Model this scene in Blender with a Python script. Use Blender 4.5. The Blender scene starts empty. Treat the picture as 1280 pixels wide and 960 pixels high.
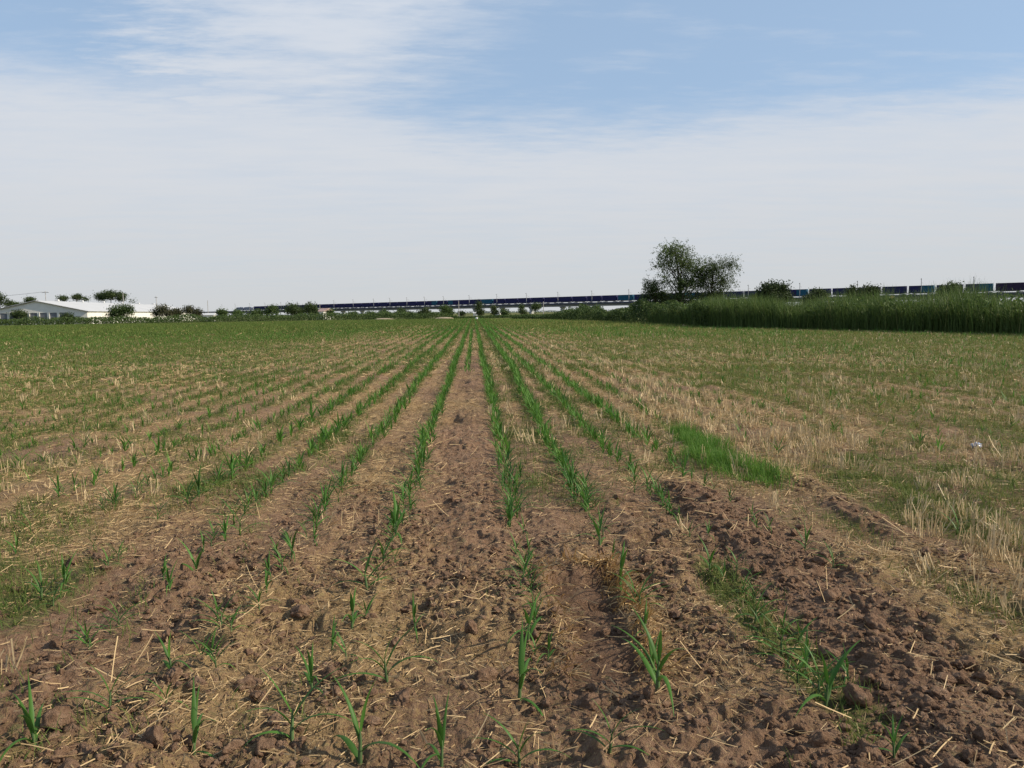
import bpy, math, random
import numpy as np

SEED = 7
rng = np.random.default_rng(SEED)
random.seed(SEED)
R = math.radians
scene = bpy.context.scene
COL = scene.collection

# ------------------------------------------------------------------ camera frame
H = 1.4
FPX = 960.0                                   # focal length in pixels of the 1280 px wide photograph
ROLL, PITCH, YAW = .0149, R(5.34), R(2.77)
r0 = np.array([math.cos(YAW), -math.sin(YAW), 0.])
f0 = np.array([math.sin(YAW), math.cos(YAW), 0.])
Fw = np.array([math.sin(YAW) * math.cos(PITCH), math.cos(YAW) * math.cos(PITCH), -math.sin(PITCH)])
u0 = np.cross(r0, Fw)
Rt = r0 * math.cos(ROLL) - u0 * math.sin(ROLL)
Up = u0 * math.cos(ROLL) + r0 * math.sin(ROLL)


def hor(px):
    return 391 - .0149 * (px - 592)


def ray(px, py):
    return Fw + Rt * (px - 640) / FPX + Up * (480 - py) / FPX


def on_ground(px, py):
    d = ray(px, py)
    p = d * (-H / d[2])
    return p[0], p[1]


def at(px, Z):
    """ground point seen in photo column px at forward distance Z"""
    d = ray(px, hor(px))
    s = Z / (d @ f0)
    return d[0] * s, d[1] * s


def hgt(px, py, Z):
    """height above ground of photo point (px,py) when it stands at forward distance Z"""
    return H + (hor(px) - py) * Z / 964.


cam_d = bpy.data.cameras.new('camera')
cam = bpy.data.objects.new('camera', cam_d)
COL.objects.link(cam)
from mathutils import Matrix, Vector
M = Matrix.Identity(4)
for i in range(3):
    M[i][0], M[i][1], M[i][2] = Rt[i], Up[i], -Fw[i]
M[2][3] = H
cam.matrix_world = M
cam_d.sensor_width = 36
cam_d.lens = 36 * FPX / 1280
cam_d.clip_start = .05
cam_d.clip_end = 30000
scene.camera = cam


# ------------------------------------------------------------------ noise
def _h(ix, iy, s):
    n = (ix.astype(np.int64) * 374761393 + iy.astype(np.int64) * 668265263 + s * 974711) & 0xffffffff
    n = ((n ^ (n >> 13)) * 1274126177) & 0xffffffff
    n = ((n ^ (n >> 16)) * 2246822519) & 0xffffffff
    return ((n ^ (n >> 15)) & 0xffffff) / float(0xffffff)


def vn(x, y, s=0):
    x = np.asarray(x, float); y = np.asarray(y, float)
    xi = np.floor(x); yi = np.floor(y)
    fx = x - xi; fy = y - yi
    fx = fx * fx * fx * (fx * (fx * 6 - 15) + 10); fy = fy * fy * fy * (fy * (fy * 6 - 15) + 10)
    a, b = _h(xi, yi, s), _h(xi + 1, yi, s)
    c, d = _h(xi, yi + 1, s), _h(xi + 1, yi + 1, s)
    return (a + (b - a) * fx) * (1 - fy) + (c + (d - c) * fx) * fy


def fbm(x, y, s=0, o=4):
    t = 0; a = .5; n = 0
    x = np.asarray(x, float); y = np.asarray(y, float)
    for i in range(o):
        t = t + a * vn(x, y, s + i * 17); n += a
        x, y = (x * .8 - y * .6) * 2.03 + 3.1, (x * .6 + y * .8) * 2.03 + 1.7
        a *= .5
    return t / n


def sm(a, b, x):
    t = np.clip((np.asarray(x, float) - a) / (b - a), 0, 1)
    return t * t * (3 - 2 * t)


def bump(x, c, w, e):
    """1 inside |x-c|<w, soft edge e"""
    return 1 - sm(w - e / 2, w + e / 2, np.abs(np.asarray(x, float) - c))


# ------------------------------------------------------------------ field layout
PITCHX = .53                                   # maize row spacing
EDGE = [on_ground(1420, 422), on_ground(1280, 418), on_ground(1100, 414), on_ground(960, 411),
        on_ground(865, 408), on_ground(780, 403), on_ground(700, 400.2), on_ground(640, 399.0), on_ground(600, 398.6)]
_ey = np.array([p[1] for p in EDGE]); _ex = np.array([p[0] for p in EDGE])


def edge_x(y):
    """x of the right field boundary at depth y"""
    y = np.asarray(y, float)
    near = _ex[0] + (y - _ey[0]) * (_ex[1] - _ex[0]) / (_ey[1] - _ey[0])
    return np.where(y < _ey[0], near, np.interp(y, _ey, _ex))


FAR = 186.


def field_mask(x, y):
    return (x < edge_x(y)) & (y < FAR + 4 * (vn(x * .03, y * 0, 5) - .5))


def tilled(x, y):
    """bare, cloddy soil"""
    w = x + .25 * (fbm(x * .9, y * .5, 61, 3) - .5)
    near = 1 - sm(4.2, 6.4, y + 1.5 * (fbm(x * .7, y * .7, 62, 3) - .5) + np.abs(w) * .35)
    near = near * (1 - .8 * sm(1.95, 2.4, w) * sm(2.7, 3.3, y))
    cen = bump(w, -.13, .33, .12) * (1 - sm(20, 34, y))
    st2 = bump(w, -.82, .2, .14) * (1 - sm(16, 30, y)) * .8
    rid = bump(w, 1.66, .3, .2) * (1 - sm(5.6, 6.6, y))
    st3 = bump(w, 2.62, .14, .1) * (1 - sm(7, 11, y)) * .7
    st4 = bump(w, -1.35, .12, .1) * (1 - sm(12, 25, y)) * .6
    st5 = bump(w, -1.9, .16, .1) * (1 - sm(14, 25, y)) * .7
    return np.clip(np.maximum.reduce([near * .9, cen, st2, rid, st3, st4, st5]) + .25 * (fbm(x * 1.3, y * 1.3, 63, 3) - .5), 0, 1)


TR = dict(x0=.37, x1=.68, y0=2.72, y1=4.05)


def trench(x, y):
    w = x + .16 * (fbm(x * 5, y * 5, 71, 3) - .5) - .03 * (y - 3.4)
    return bump(w, .52, .135, .09) * bump(y + .3 * (fbm(x * 6, y * 3, 72, 3) - .5), 3.38, .62, .25)


HOLES = [(1.06, 4.55, .11, .08, .12), (1.13, 5.1, .08, .055, .07), (1.12, 5.27, .08, .06, .08), (1.06, 5.45, .07, .06, .07), (.86, 5.3, .055, .05, .05),
         (.57, 3.55, .1, .06, .035), (-.30, 13.6, .14, .3, .06), (-.27, 15.2, .14, .35, .06), (-.30, 10.1, .12, .25, .05), (-.26, 8.4, .12, .2, .04),
         (-1.16, 3.15, .1, .09, .06), (-.95, 3.75, .12, .1, .06), (-1.55, 4.2, .1, .09, .06), (-.28, 5.6, .12, .14, .04), (2.05, 3.6, .1, .08, .04), (-1.1, 2.75, .08, .07, .05)]


def gz(x, y):
    x = np.asarray(x, float); y = np.asarray(y, float)
    d = np.hypot(x, y)
    k = 1 - sm(25, 45, d)
    z = .06 * (fbm(x * .22, y * .18, 1, 3) - .5)
    z = z + .012 * np.cos((x - .24) / PITCHX * 2 * math.pi + math.pi) * (1 - sm(30, 60, d))
    t = tilled(x, y)
    tr = trench(x, y) * 1.
    z = z + k * (.05 * (fbm(x * 1.7, y * 1.7, 2, 3) - .5))
    c1 = np.abs(2 * vn(x * 7, y * 7, 11) - 1); c2 = np.abs(2 * vn(x * 15 + 5, y * 15, 12) - 1); c3 = vn(x * 34, y * 34, 13)
    m = fbm(x * 2.5, y * 2.5, 14, 2)
    c4 = np.abs(2 * vn(x * 62, y * 62, 16) - 1); c5 = vn(x * 23 + 9, y * 23, 18)
    hi = .034 * (1 - c1) * sm(.35, .7, m) + .020 * (1 - c2) * (.4 + m) + .012 * c3 + .014 * sm(.45, .6, c5) * sm(.4, .6, m) + .006 * c4
    z = z + k * 1.1 * (.3 + .7 * t) * (1 - .75 * tr) * (hi - .02)
    z = z - .032 * tr
    # raised rim along the trench
    rim = np.clip(bump(x - .03 * (y - 3.4), .52, .24, .08) * bump(y, 3.38, .76, .1) - tr, 0, 1)
    z = z + .010 * rim
    # clod ridge on the right
    z = z + .022 * bump(x + .2 * (fbm(x, y, 15, 2) - .5), 1.68, .2, .25) * (1 - sm(5.4, 6.4, y)) * k
    for hx, hy, rx, ry, dp in HOLES:
        q = ((x - hx) / rx) ** 2 + ((y - hy) / ry) ** 2
        z = z - dp * np.exp(-q ** 2) + .2 * dp * np.exp(-((np.sqrt(q) - 1.5) / .35) ** 2)
    return np.where(d > 400, 0 * z, z * (1 - sm(200, 400, d)))


def strip(x, y, s=31, f=.9):
    """long streaks parallel to the rows"""
    return fbm(x * f, y * .03 * f, s, 3)


def green(x, y):
    """0..1 weed / low grass density"""
    n = fbm(x * .55, y * .35, 41, 4)
    n2 = fbm(x * 2.2, y * 1.6, 42, 3)
    g = .27 + .75 * (n - .47) + 1.0 * (n2 - .5) + .16 * sm(5.5, 8, y) * bump(x, 1.1, .9, .3)
    g = g + .22 * sm(5, 12, np.abs(x + .1)) + .46 * sm(12, 30, y) + .36 * sm(40, 90, y)
    ph = np.where(np.asarray(x, float) < 0, (x + .51) / .535, (x - .25) / PITCHX)
    g = g + .30 * np.cos(2 * math.pi * ph) * sm(7, 13, y) * (1 - .6 * sm(2, 6, x))
    g = g - .42 * bump(x, .5, 9, 6) * sm(16, 36, y)
    g = g - .22 * sm(1.8, 4, x) * (1 - sm(30, 60, y)) * (.5 + .5 * np.cos(x / PITCHX * 2 * math.pi)) * sm(.35, .6, strip(x, y, 35))
    g = g + .20 * sm(1.8, 5, x) * sm(6, 14, y) + .1 * sm(1.8, 4, x) + .7 * (strip(x, y, 33) - .5) * sm(8, 25, y)
    g = g + .22 * bump(x, .52, .2, .1) * bump(y, 7.6, 1.8, .8)              # weeds between two rows
    g = g + .7 * bump(x + .3 * (n2 - .5), -2.45, .42, .3) * bump(y, 4.0, .55, .3)
    g = g + .5 * bump(x + .3 * (n2 - .5), -2.0, .3, .3) * bump(y, 6.0, .7, .4)
    g = g + .95 * bump(x + .15 * (n2 - .5), 1.27, .11, .12) * bump(y, 3.2, 1.0, .4)
    g = g + .25 * bump(x, 3.0, .5, .4) * bump(y, 5, 1.6, 1)
    t = tilled(x, y)
    return np.clip(g - .55 * t - trench(x, y), 0, 1)


def litter(x, y):
    n = fbm(x * 1.1, y * .6, 51, 4)
    l = .5 + 1.2 * (n - .5)
    l = l + .5 * (strip(x, y, 34, 1.2) - .5) + .22 * sm(7, 22, y) * (1 - tilled(x, y))
    l = l + .3 * bump(x, -36, .7, .5) * sm(40, 60, y)
    l = l + .4 * bump(x, 2.6, .7, .5) * bump(y, 3.4, .9, .5)
    return np.clip(l - .75 * trench(x, y) - .35 * bump(x, 1.66, .3, .2) * (1 - sm(5.6, 6.6, y)), 0, 1)


# ------------------------------------------------------------------ materials
def new_mat(name):
    m = bpy.data.materials.new(name)
    m.use_nodes = True
    nt = m.node_tree
    return m, nt, nt.nodes['Principled BSDF'], nt.nodes['Material Output']


def N(nt, t, **k):
    n = nt.nodes.new(t)
    for a, b in k.items():
        setattr(n, a, b)
    return n


def noise_n(nt, scale, detail=4, rough=.6, coord='Object', vec=None):
    n = N(nt, 'ShaderNodeTexNoise')
    n.inputs['Scale'].default_value = scale
    n.inputs['Detail'].default_value = detail
    n.inputs['Roughness'].default_value = rough
    if vec is None:
        tc = N(nt, 'ShaderNodeTexCoord')
        vec = tc.outputs[coord]
    nt.links.new(vec, n.inputs['Vector'])
    return n.outputs['Fac']


def ramp(nt, fac, stops):
    r = N(nt, 'ShaderNodeValToRGB')
    el = r.color_ramp.elements
    while len(el) < len(stops):
        el.new(.5)
    for e, (p, c) in zip(el, stops):
        e.position = p
        e.color = (*c, 1) if len(c) == 3 else c
    nt.links.new(fac, r.inputs[0])
    return r.outputs[0]


def mix(nt, fac, a, b, blend='MIX'):
    m = N(nt, 'ShaderNodeMix', data_type='RGBA', blend_type=blend)
    for sock, v in ((m.inputs[0], fac), (m.inputs[6], a), (m.inputs[7], b)):
        if hasattr(v, 'is_linked'):
            nt.links.new(v, sock)
        elif isinstance(v, (int, float)):
            sock.default_value = v
        else:
            sock.default_value = (*v, 1)
    return m.outputs[2]


def attr(nt, name):
    a = N(nt, 'ShaderNodeAttribute', attribute_name=name)
    return a.outputs['Fac']


def leaf_mat(name, c0, c1, trans=.25, rough=.6, c2=None):
    m, nt, b, out = new_mat(name)
    v = attr(nt, 'var')
    oi = N(nt, 'ShaderNodeObjectInfo')
    stops = [(0, c0), (1, c1)] if c2 is None else [(0, c0), (.72, c1), (1, c2)]
    col = ramp(nt, v, stops)
    hs = N(nt, 'ShaderNodeHueSaturation')
    mr = N(nt, 'ShaderNodeMapRange')
    nt.links.new(oi.outputs['Random'], mr.inputs[0])
    mr.inputs[3].default_value = .82; mr.inputs[4].default_value = 1.18
    nt.links.new(mr.outputs[0], hs.inputs['Value'])
    nt.links.new(col, hs.inputs['Color'])
    col = hs.outputs[0]
    nt.links.new(col, b.inputs['Base Color'])
    b.inputs['Roughness'].default_value = rough
    b.inputs['Specular IOR Level'].default_value = .25
    if trans:
        tr = N(nt, 'ShaderNodeBsdfTranslucent')
        nt.links.new(col, tr.inputs[0])
        mx = N(nt, 'ShaderNodeMixShader')
        mx.inputs[0].default_value = trans
        nt.links.new(b.outputs[0], mx.inputs[1]); nt.links.new(tr.outputs[0], mx.inputs[2])
        nt.links.new(mx.outputs[0], out.inputs[0])
    return m


def plain(name, c, rough=.7, var=.15, scale=3., metal=0., bmp=0.):
    m, nt, b, out = new_mat(name)
    f = noise_n(nt, scale, 5)
    c = np.array(c)
    nt.links.new(ramp(nt, f, [(.3, tuple(c * (1 - var))), (.7, tuple(np.minimum(c * (1 + var), 1)))]), b.inputs['Base Color'])
    b.inputs['Roughness'].default_value = rough
    b.inputs['Metallic'].default_value = metal
    if bmp:
        bp = N(nt, 'ShaderNodeBump'); bp.inputs['Strength'].default_value = bmp
        nt.links.new(noise_n(nt, scale * 8, 6), bp.inputs['Height']); nt.links.new(bp.outputs[0], b.inputs['Normal'])
    return m


def soil_mat(name, use_attr=True):
    m, nt, b, out = new_mat(name)
    tc = N(nt, 'ShaderNodeTexCoord').outputs['Object']
    big = noise_n(nt, 1.6, 5, .6, vec=tc)
    fine = noise_n(nt, 28, 6, .7, vec=tc)
    vfine = noise_n(nt, 140, 4, .7, vec=tc)
    soil = ramp(nt, fine, [(.28, (.105, .060, .038)), (.5, (.240, .148, .096)), (.74, (.40, .278, .188))])
    soil = mix(nt, ramp(nt, big, [(.35, (0, 0, 0)), (.65, (1, 1, 1))]), soil, mix(nt, .4, soil, (.27, .165, .10)))
    if use_attr:
        damp_shade = attr(nt, 'damp_shade')
        soil = mix(nt, damp_shade, soil, mix(nt, .6, soil, (.085, .050, .033)))  # damp soil, plus shade coloured into the holes
        lit = attr(nt, 'litter'); gr = attr(nt, 'green')
        # chaff: fine bits of broken straw, finer than the modelled straw
        mp = N(nt, 'ShaderNodeMapping'); mp.inputs['Scale'].default_value = (1, 1, 1)
        nt.links.new(tc, mp.inputs[0])
        ch = noise_n(nt, 60, 5, .75, vec=mp.outputs[0])
        add = N(nt, 'ShaderNodeMath', operation='MULTIPLY_ADD'); nt.links.new(lit, add.inputs[0]); add.inputs[1].default_value = .34
        nt.links.new(ch, add.inputs[2])
        cf = ramp(nt, add.outputs[0], [(.60, (0, 0, 0)), (.82, (.85, .85, .85))])
        soil = mix(nt, cf, soil, (.37, .26, .125))
        gn = noise_n(nt, 14, 6, .75, vec=tc)
        ga = N(nt, 'ShaderNodeMath', operation='MULTIPLY_ADD'); nt.links.new(gr, ga.inputs[0]); ga.inputs[1].default_value = .42
        nt.links.new(gn, ga.inputs[2])
        gf = ramp(nt, ga.outputs[0], [(.58, (0, 0, 0)), (.84, (.8, .8, .8))])
        soil = mix(nt, gf, soil, mix(nt, fine, (.05, .085, .018), (.12, .16, .040)))
    nt.links.new(soil, b.inputs['Base Color'])
    b.inputs['Roughness'].default_value = .95
    b.inputs['Specular IOR Level'].default_value = .1
    bp = N(nt, 'ShaderNodeBump'); bp.inputs['Strength'].default_value = 1.; bp.inputs['Distance'].default_value = .035
    ad = N(nt, 'ShaderNodeMath', operation='ADD'); nt.links.new(fine, ad.inputs[0])
    mu = N(nt, 'ShaderNodeMath', operation='MULTIPLY'); nt.links.new(vfine, mu.inputs[0]); mu.inputs[1].default_value = .35
    nt.links.new(mu.outputs[0], ad.inputs[1]); nt.links.new(ad.outputs[0], bp.inputs['Height']); nt.links.new(bp.outputs[0], b.inputs['Normal'])
    return m


MAT = dict(
    soil=soil_mat('field_soil'), clod=soil_mat('clod_soil', False),
    straw=leaf_mat('straw', (.19, .115, .055), (.58, .42, .22), .12, .6),
    stubble=leaf_mat('stubble', (.32, .24, .12), (.70, .54, .32), .15, .55),
    gold=leaf_mat('golden_straw', (.40, .25, .10), (.68, .47, .22), .12, .55),
    maize=leaf_mat('maize_leaf', (.038, .108, .016), (.090, .200, .034), .28, .5),
    maize_far=leaf_mat('maize_leaf_distant', (.046, .125, .017), (.110, .230, .036), .35, .6),
    stem=leaf_mat('maize_stem', (.07, .13, .05), (.12, .18, .07), .1, .5),
    weed=leaf_mat('weed_grass', (.062, .108, .020), (.175, .205, .050), .28, .7, (.34, .26, .10)),
    lush=leaf_mat('lush_grass', (.060, .155, .020), (.155, .275, .045), .35, .6),
    reed=leaf_mat('reed_leaf', (.040, .072, .018), (.115, .170, .042), .32, .6, (.20, .19, .075)),
    dark=leaf_mat('dark_foliage', (.034, .056, .020), (.105, .145, .048), .4, .65),
    mid=leaf_mat('mid_foliage', (.040, .076, .020), (.11, .155, .045), .32, .65),
    olive=leaf_mat('olive_foliage', (.055, .06, .028), (.12, .12, .055), .2, .7),
    far=leaf_mat('hazed_foliage', (.08, .11, .085), (.14, .17, .13), .1, .8),  # distance haze put into the leaf colour as a grey-blue cast
    elm=leaf_mat('elm_foliage', (.044, .070, .024), (.13, .175, .055), .45, .65),
    darkest=leaf_mat('deep_foliage', (.026, .044, .016), (.080, .112, .038), .25, .65),
    pale_earth=plain('pale_earth', (.34, .28, .19), .95, .2, 3),
    bark=plain('bark', (.085, .065, .05), .9, .3, 6, bmp=.4),
    concrete=plain('pier_concrete', (.42, .42, .41), .85, .12, .4),
    girder=plain('girder_concrete', (.27, .285, .33), .85, .12, .3),
    fascia=plain('deck_fascia', (.055, .06, .085), .8, .2, .3),
    steel=plain('dark_steel', (.05, .05, .055), .6, .2, 2),
    galv=plain('galvanised_steel', (.30, .30, .31), .5, .15, 2),
    navy=plain('navy_container_paint', (.012, .012, .080), .85, .25, .8),
    teal=plain('teal_container_paint', (.008, .085, .150), .85, .25, .8),
    purple=plain('violet_black_container_paint', (.026, .014, .050), .85, .25, .8),
    locoblue=plain('locomotive_blue', (.035, .05, .12), .4, .2, .8),
    locogrey=plain('locomotive_grey', (.28, .33, .42), .5, .1, .8),
    glass=plain('dark_glass', (.01, .012, .016), .1, .1, 1),
    white=plain('white_render', (.72, .70, .64), .85, .08, .5),
    roofw=plain('white_sheet_roof', (.50, .51, .52), .9, .05, .25),
    curtain=plain('grey_roller_curtain', (.15, .16, .18), .8, .15, .6),
    trim=plain('grey_roof_trim', (.30, .30, .31), .6, .1, 1),
    pinkroof=plain('faded_tile_roof', (.36, .25, .22), .85, .15, 1),
    pole=plain('pole_concrete', (.36, .34, .32), .85, .12, 1),
    plastic=plain('pale_plastic', (.24, .27, .35), .35, .15, 30),
    whiteplastic=plain('white_plastic', (.72, .72, .70), .5, .05, 10),
)


# ------------------------------------------------------------------ mesh helpers
def mesh_from(name, V, Q, mat, var=None, smooth=False, attrs=None):
    V = np.ascontiguousarray(V, np.float32).reshape(-1, 3)
    me = bpy.data.meshes.new(name)
    me.vertices.add(len(V))
    me.vertices.foreach_set('co', V.ravel())
    if isinstance(Q, np.ndarray):
        k = Q.shape[1]
        n = len(Q)
        me.loops.add(n * k)
        me.loops.foreach_set('vertex_index', np.ascontiguousarray(Q, np.int32).ravel())
        me.polygons.add(n)
        me.polygons.foreach_set('loop_start', np.arange(0, n * k, k, dtype=np.int32))
    else:
        ls = np.array([len(q) for q in Q], np.int32)
        me.loops.add(int(ls.sum()))
        me.loops.foreach_set('vertex_index', np.concatenate([np.asarray(q, np.int32) for q in Q]))
        me.polygons.add(len(Q))
        me.polygons.foreach_set('loop_start', np.concatenate([[0], np.cumsum(ls)[:-1]]).astype(np.int32))
    me.update(calc_edges=True)
    me.polygons.foreach_set('use_smooth', np.full(len(me.polygons), bool(smooth)))
    if var is not None:
        a = me.attributes.new('var', 'FLOAT', 'POINT')
        a.data.foreach_set('value', np.ascontiguousarray(var, np.float32))
    for k2, v2 in (attrs or {}).items():
        a = me.attributes.new(k2, 'FLOAT', 'POINT')
        a.data.foreach_set('value', np.ascontiguousarray(v2, np.float32))
    me.materials.append(MAT[mat] if isinstance(mat, str) else mat)
    return me


def link(name, data, parent=None, loc=(0, 0, 0), rz=0.):
    o = bpy.data.objects.new(name, data)
    COL.objects.link(o)
    o.location = loc
    o.rotation_euler = (0, 0, rz)
    if parent is not None:
        o.parent = parent
    return o


def tag(o, label=None, cat=None, group=None, kind=None):
    for k, v in (('label', label), ('category', cat), ('group', group), ('kind', kind)):
        if v:
            o[k] = v
    return o


def thing(name, label, cat, loc=(0, 0, 0), rz=0., group=None):
    return tag(link(name, None, None, loc, rz), label, cat, group)


class Acc:
    """collects vertices + quads (+var) for one mesh"""
    def __init__(s):
        s.V, s.Q, s.A, s.n = [], [], [], 0

    def add(s, V, Q, a=None):
        V = np.asarray(V, float).reshape(-1, 3)
        s.V.append(V); s.Q.append(np.asarray(Q, np.int64).reshape(-1, 4) + s.n)
        s.A.append(np.full(len(V), .5) if a is None else np.broadcast_to(np.asarray(a, float), (len(V),)))
        s.n += len(V)
        return s

    def box(s, x0, x1, y0, y1, z0, z1):
        V = [(x, y, z) for z in (z0, z1) for x, y in ((x0, y0), (x1, y0), (x1, y1), (x0, y1))]
        return s.add(V, [(0, 3, 2, 1), (4, 5, 6, 7), (0, 1, 5, 4), (1, 2, 6, 5), (2, 3, 7, 6), (3, 0, 4, 7)])

    def frustum(s, a, b, z0, z1):
        """a,b = (x0,x1,y0,y1) rectangles at z0,z1"""
        V = [(x, y, z) for (x0, x1, y0, y1), z in ((a, z0), (b, z1)) for x, y in ((x0, y0), (x1, y0), (x1, y1), (x0, y1))]
        return s.add(V, [(0, 3, 2, 1), (4, 5, 6, 7), (0, 1, 5, 4), (1, 2, 6, 5), (2, 3, 7, 6), (3, 0, 4, 7)])

    def tube(s, P, r, n=6, a=None):
        P = np.asarray(P, float); r = np.broadcast_to(np.asarray(r, float), (len(P),))
        V = []
        for i, p in enumerate(P):
            t = P[min(i + 1, len(P) - 1)] - P[max(i - 1, 0)]
            t = t / (np.linalg.norm(t) + 1e-9)
            ref = np.array([1., 0, 0]) if abs(t[0]) < .8 else np.array([0, 1., 0])
            e1 = np.cross(t, ref); e1 /= np.linalg.norm(e1); e2 = np.cross(t, e1)
            for k in range(n):
                w = 2 * math.pi * k / n
                V.append(p + r[i] * (math.cos(w) * e1 + math.sin(w) * e2))
        Q = [(i * n + k, i * n + (k + 1) % n, (i + 1) * n + (k + 1) % n, (i + 1) * n + k) for i in range(len(P) - 1) for k in range(n)]
        if n == 4:
            Q += [(3, 2, 1, 0), tuple((len(P) - 1) * n + k for k in range(4))]
        return s.add(V, Q, a)

    def mesh(s, name, mat, smooth=False):
        return mesh_from(name, np.concatenate(s.V), np.concatenate(s.Q), mat, np.concatenate(s.A), smooth)

    def build(s, name, mat, parent=None, smooth=False, **k):
        return link(name, s.mesh(name, mat, smooth), parent, **k)


def blades(base, az, L, W, th0, bend, nseg=3, taper=1., roll=None, fold=0.):
    """N ribbons. base (N,3); az heading; th0 angle from vertical; bend added angle over the length. Returns V,Q"""
    base = np.asarray(base, float); n = len(base)
    az, L, W, th0, bend = (np.broadcast_to(np.asarray(v, float), (n,)) for v in (az, L, W, th0, bend))
    hx, hy = np.cos(az), np.sin(az)
    roll = np.zeros(n) if roll is None else np.broadcast_to(roll, (n,))
    wide = 3 if fold else 2
    V = np.zeros((n, nseg + 1, wide, 3))
    p = base.copy()
    for s in range(nseg + 1):
        t = s / nseg
        th = th0 + bend * t
        d = np.stack([hx * np.sin(th), hy * np.sin(th), np.cos(th)], 1)
        side = np.stack([-hy, hx, np.zeros(n)], 1)
        nrm = np.cross(d, side)
        sd = side * np.cos(roll)[:, None] + nrm * np.sin(roll)[:, None]
        if taper:
            w = W * (.5 + .5 * min(1, t * 4)) * (1 - max(0, t - .25) / .75) ** taper if nseg > 2 else W * (1 - .92 * t) ** taper
        else:
            w = W
        w = np.maximum(w, W * .06)[:, None] * .5
        if fold:
            up = nrm * -1
            V[:, s, 0] = p - sd * w + up * w * fold
            V[:, s, 1] = p
            V[:, s, 2] = p + sd * w + up * w * fold
        else:
            V[:, s, 0] = p - sd * w
            V[:, s, 1] = p + sd * w
        p = p + d * (L / nseg)[:, None]
    m = (nseg + 1) * wide
    q = []
    for s in range(nseg):
        for k in range(wide - 1):
            a = s * wide + k
            q.append((a, a + 1, a + wide + 1, a + wide))
    Q = (np.arange(n)[:, None, None] * m + np.array(q)[None]).reshape(-1, 4)
    return V.reshape(-1, 3), Q, m


def leafquads(P, size, rs, flat=0.):
    """rhombic leaves, random orientation, one per point"""
    n = len(P)
    d = rs.normal(size=(n, 3)); d[:, 2] *= (1 - flat)
    d /= np.linalg.norm(d, axis=1)[:, None]
    e = np.cross(d, rs.normal(size=(n, 3))); e /= np.linalg.norm(e, axis=1)[:, None]
    sz = (size * rs.uniform(.6, 1.35, n))[:, None]
    V = np.stack([P - d * sz * .5, P + e * sz * .27, P + d * sz * .5, P - e * sz * .27], 1)
    Q = np.arange(n * 4).reshape(n, 4)
    return V.reshape(-1, 3), Q


def fan(n, r1, r2, half=R(41), rs=rng):
    """n ground points spread evenly over the part of the field in view"""
    r = np.sqrt(rs.uniform(r1 * r1, r2 * r2, n))
    a = rs.uniform(-half, half, n) + YAW
    return r * np.sin(a), r * np.cos(a)


def structure(name, me):
    return tag(link(name, me), kind='structure')


# ------------------------------------------------------------------ ground
def build_ground():
    aF = np.linspace(-R(44), R(44), 760) + YAW
    aB = np.linspace(R(44), 2 * math.pi - R(44), 74)[1:-1] + YAW
    ang = np.concatenate([aF, aB])
    r = [.25, .5, .8, 1.1, 1.4]
    while r[-1] < 9:
        r.append(r[-1] * 1.0030)
    while r[-1] < 30:
        r.append(r[-1] * 1.006)
    while r[-1] < 260:
        r.append(r[-1] * 1.012)
    while r[-1] < 14000:
        r.append(r[-1] * 1.15)
    r = np.array(r)
    A, RR = np.meshgrid(ang, r)
    X = RR * np.sin(A); Y = RR * np.cos(A)
    Z = gz(X, Y)
    na, nr = len(ang), len(r)
    V = np.concatenate([np.stack([X, Y, Z], -1).reshape(-1, 3), [[0, 0, float(gz(0., 0.))]]])
    i = np.arange(nr - 1)[:, None]; k = np.arange(na)[None]
    k2 = (k + 1) % na
    Q = np.stack([i * na + k, (i + 1) * na + k, (i + 1) * na + k2, i * na + k2], -1).reshape(-1, 4)
    kk = np.arange(0, na)
    c = len(V) - 1
    Q = [Q, np.stack([np.full(na, c), kk, (kk + 1) % na], 1)]
    # all faces as one list of quads + a triangle cap: cap as degenerate-free tris
    quads, tris = Q
    x, y = V[:, 0], V[:, 1]
    inside = field_mask(x, y)
    g = np.where(inside, green(x, y), .75 + .25 * fbm(x * .1, y * .1, 90, 3))
    l = np.where(inside, litter(x, y), .15)
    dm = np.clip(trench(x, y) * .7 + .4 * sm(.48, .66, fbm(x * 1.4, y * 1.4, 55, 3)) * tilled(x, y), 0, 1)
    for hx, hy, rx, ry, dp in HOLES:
        dm = np.maximum(dm, .9 * np.exp(-(((x - hx) / rx) ** 2 + ((y - hy) / ry) ** 2)) * min(1, dp / .06))  # shade painted into the holes, stronger where they are deeper
    me = bpy.data.meshes.new('ground')
    me.vertices.add(len(V)); me.vertices.foreach_set('co', V.astype(np.float32).ravel())
    loops = np.concatenate([quads.ravel(), tris.ravel()]).astype(np.int32)
    me.loops.add(len(loops)); me.loops.foreach_set('vertex_index', loops)
    me.polygons.add(len(quads) + len(tris))
    me.polygons.foreach_set('loop_start', np.concatenate([np.arange(len(quads)) * 4, len(quads) * 4 + np.arange(len(tris)) * 3]).astype(np.int32))
    me.update(calc_edges=True)
    me.polygons.foreach_set('use_smooth', np.ones(len(me.polygons), bool))
    for nme, v in (('green', g), ('litter', l), ('damp_shade', dm)):
        a = me.attributes.new(nme, 'FLOAT', 'POINT'); a.data.foreach_set('value', v.astype(np.float32))
    me.materials.append(MAT['soil'])
    structure('ground', me)


build_ground()


# ------------------------------------------------------------------ soil clods
def ico(sub):
    import bmesh
    bm = bmesh.new(); bmesh.ops.create_icosphere(bm, subdivisions=sub, radius=1)
    V = np.array([v.co[:] for v in bm.verts]); F = np.array([[v.index for v in f.verts] for f in bm.faces])
    bm.free()
    return V, F


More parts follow.
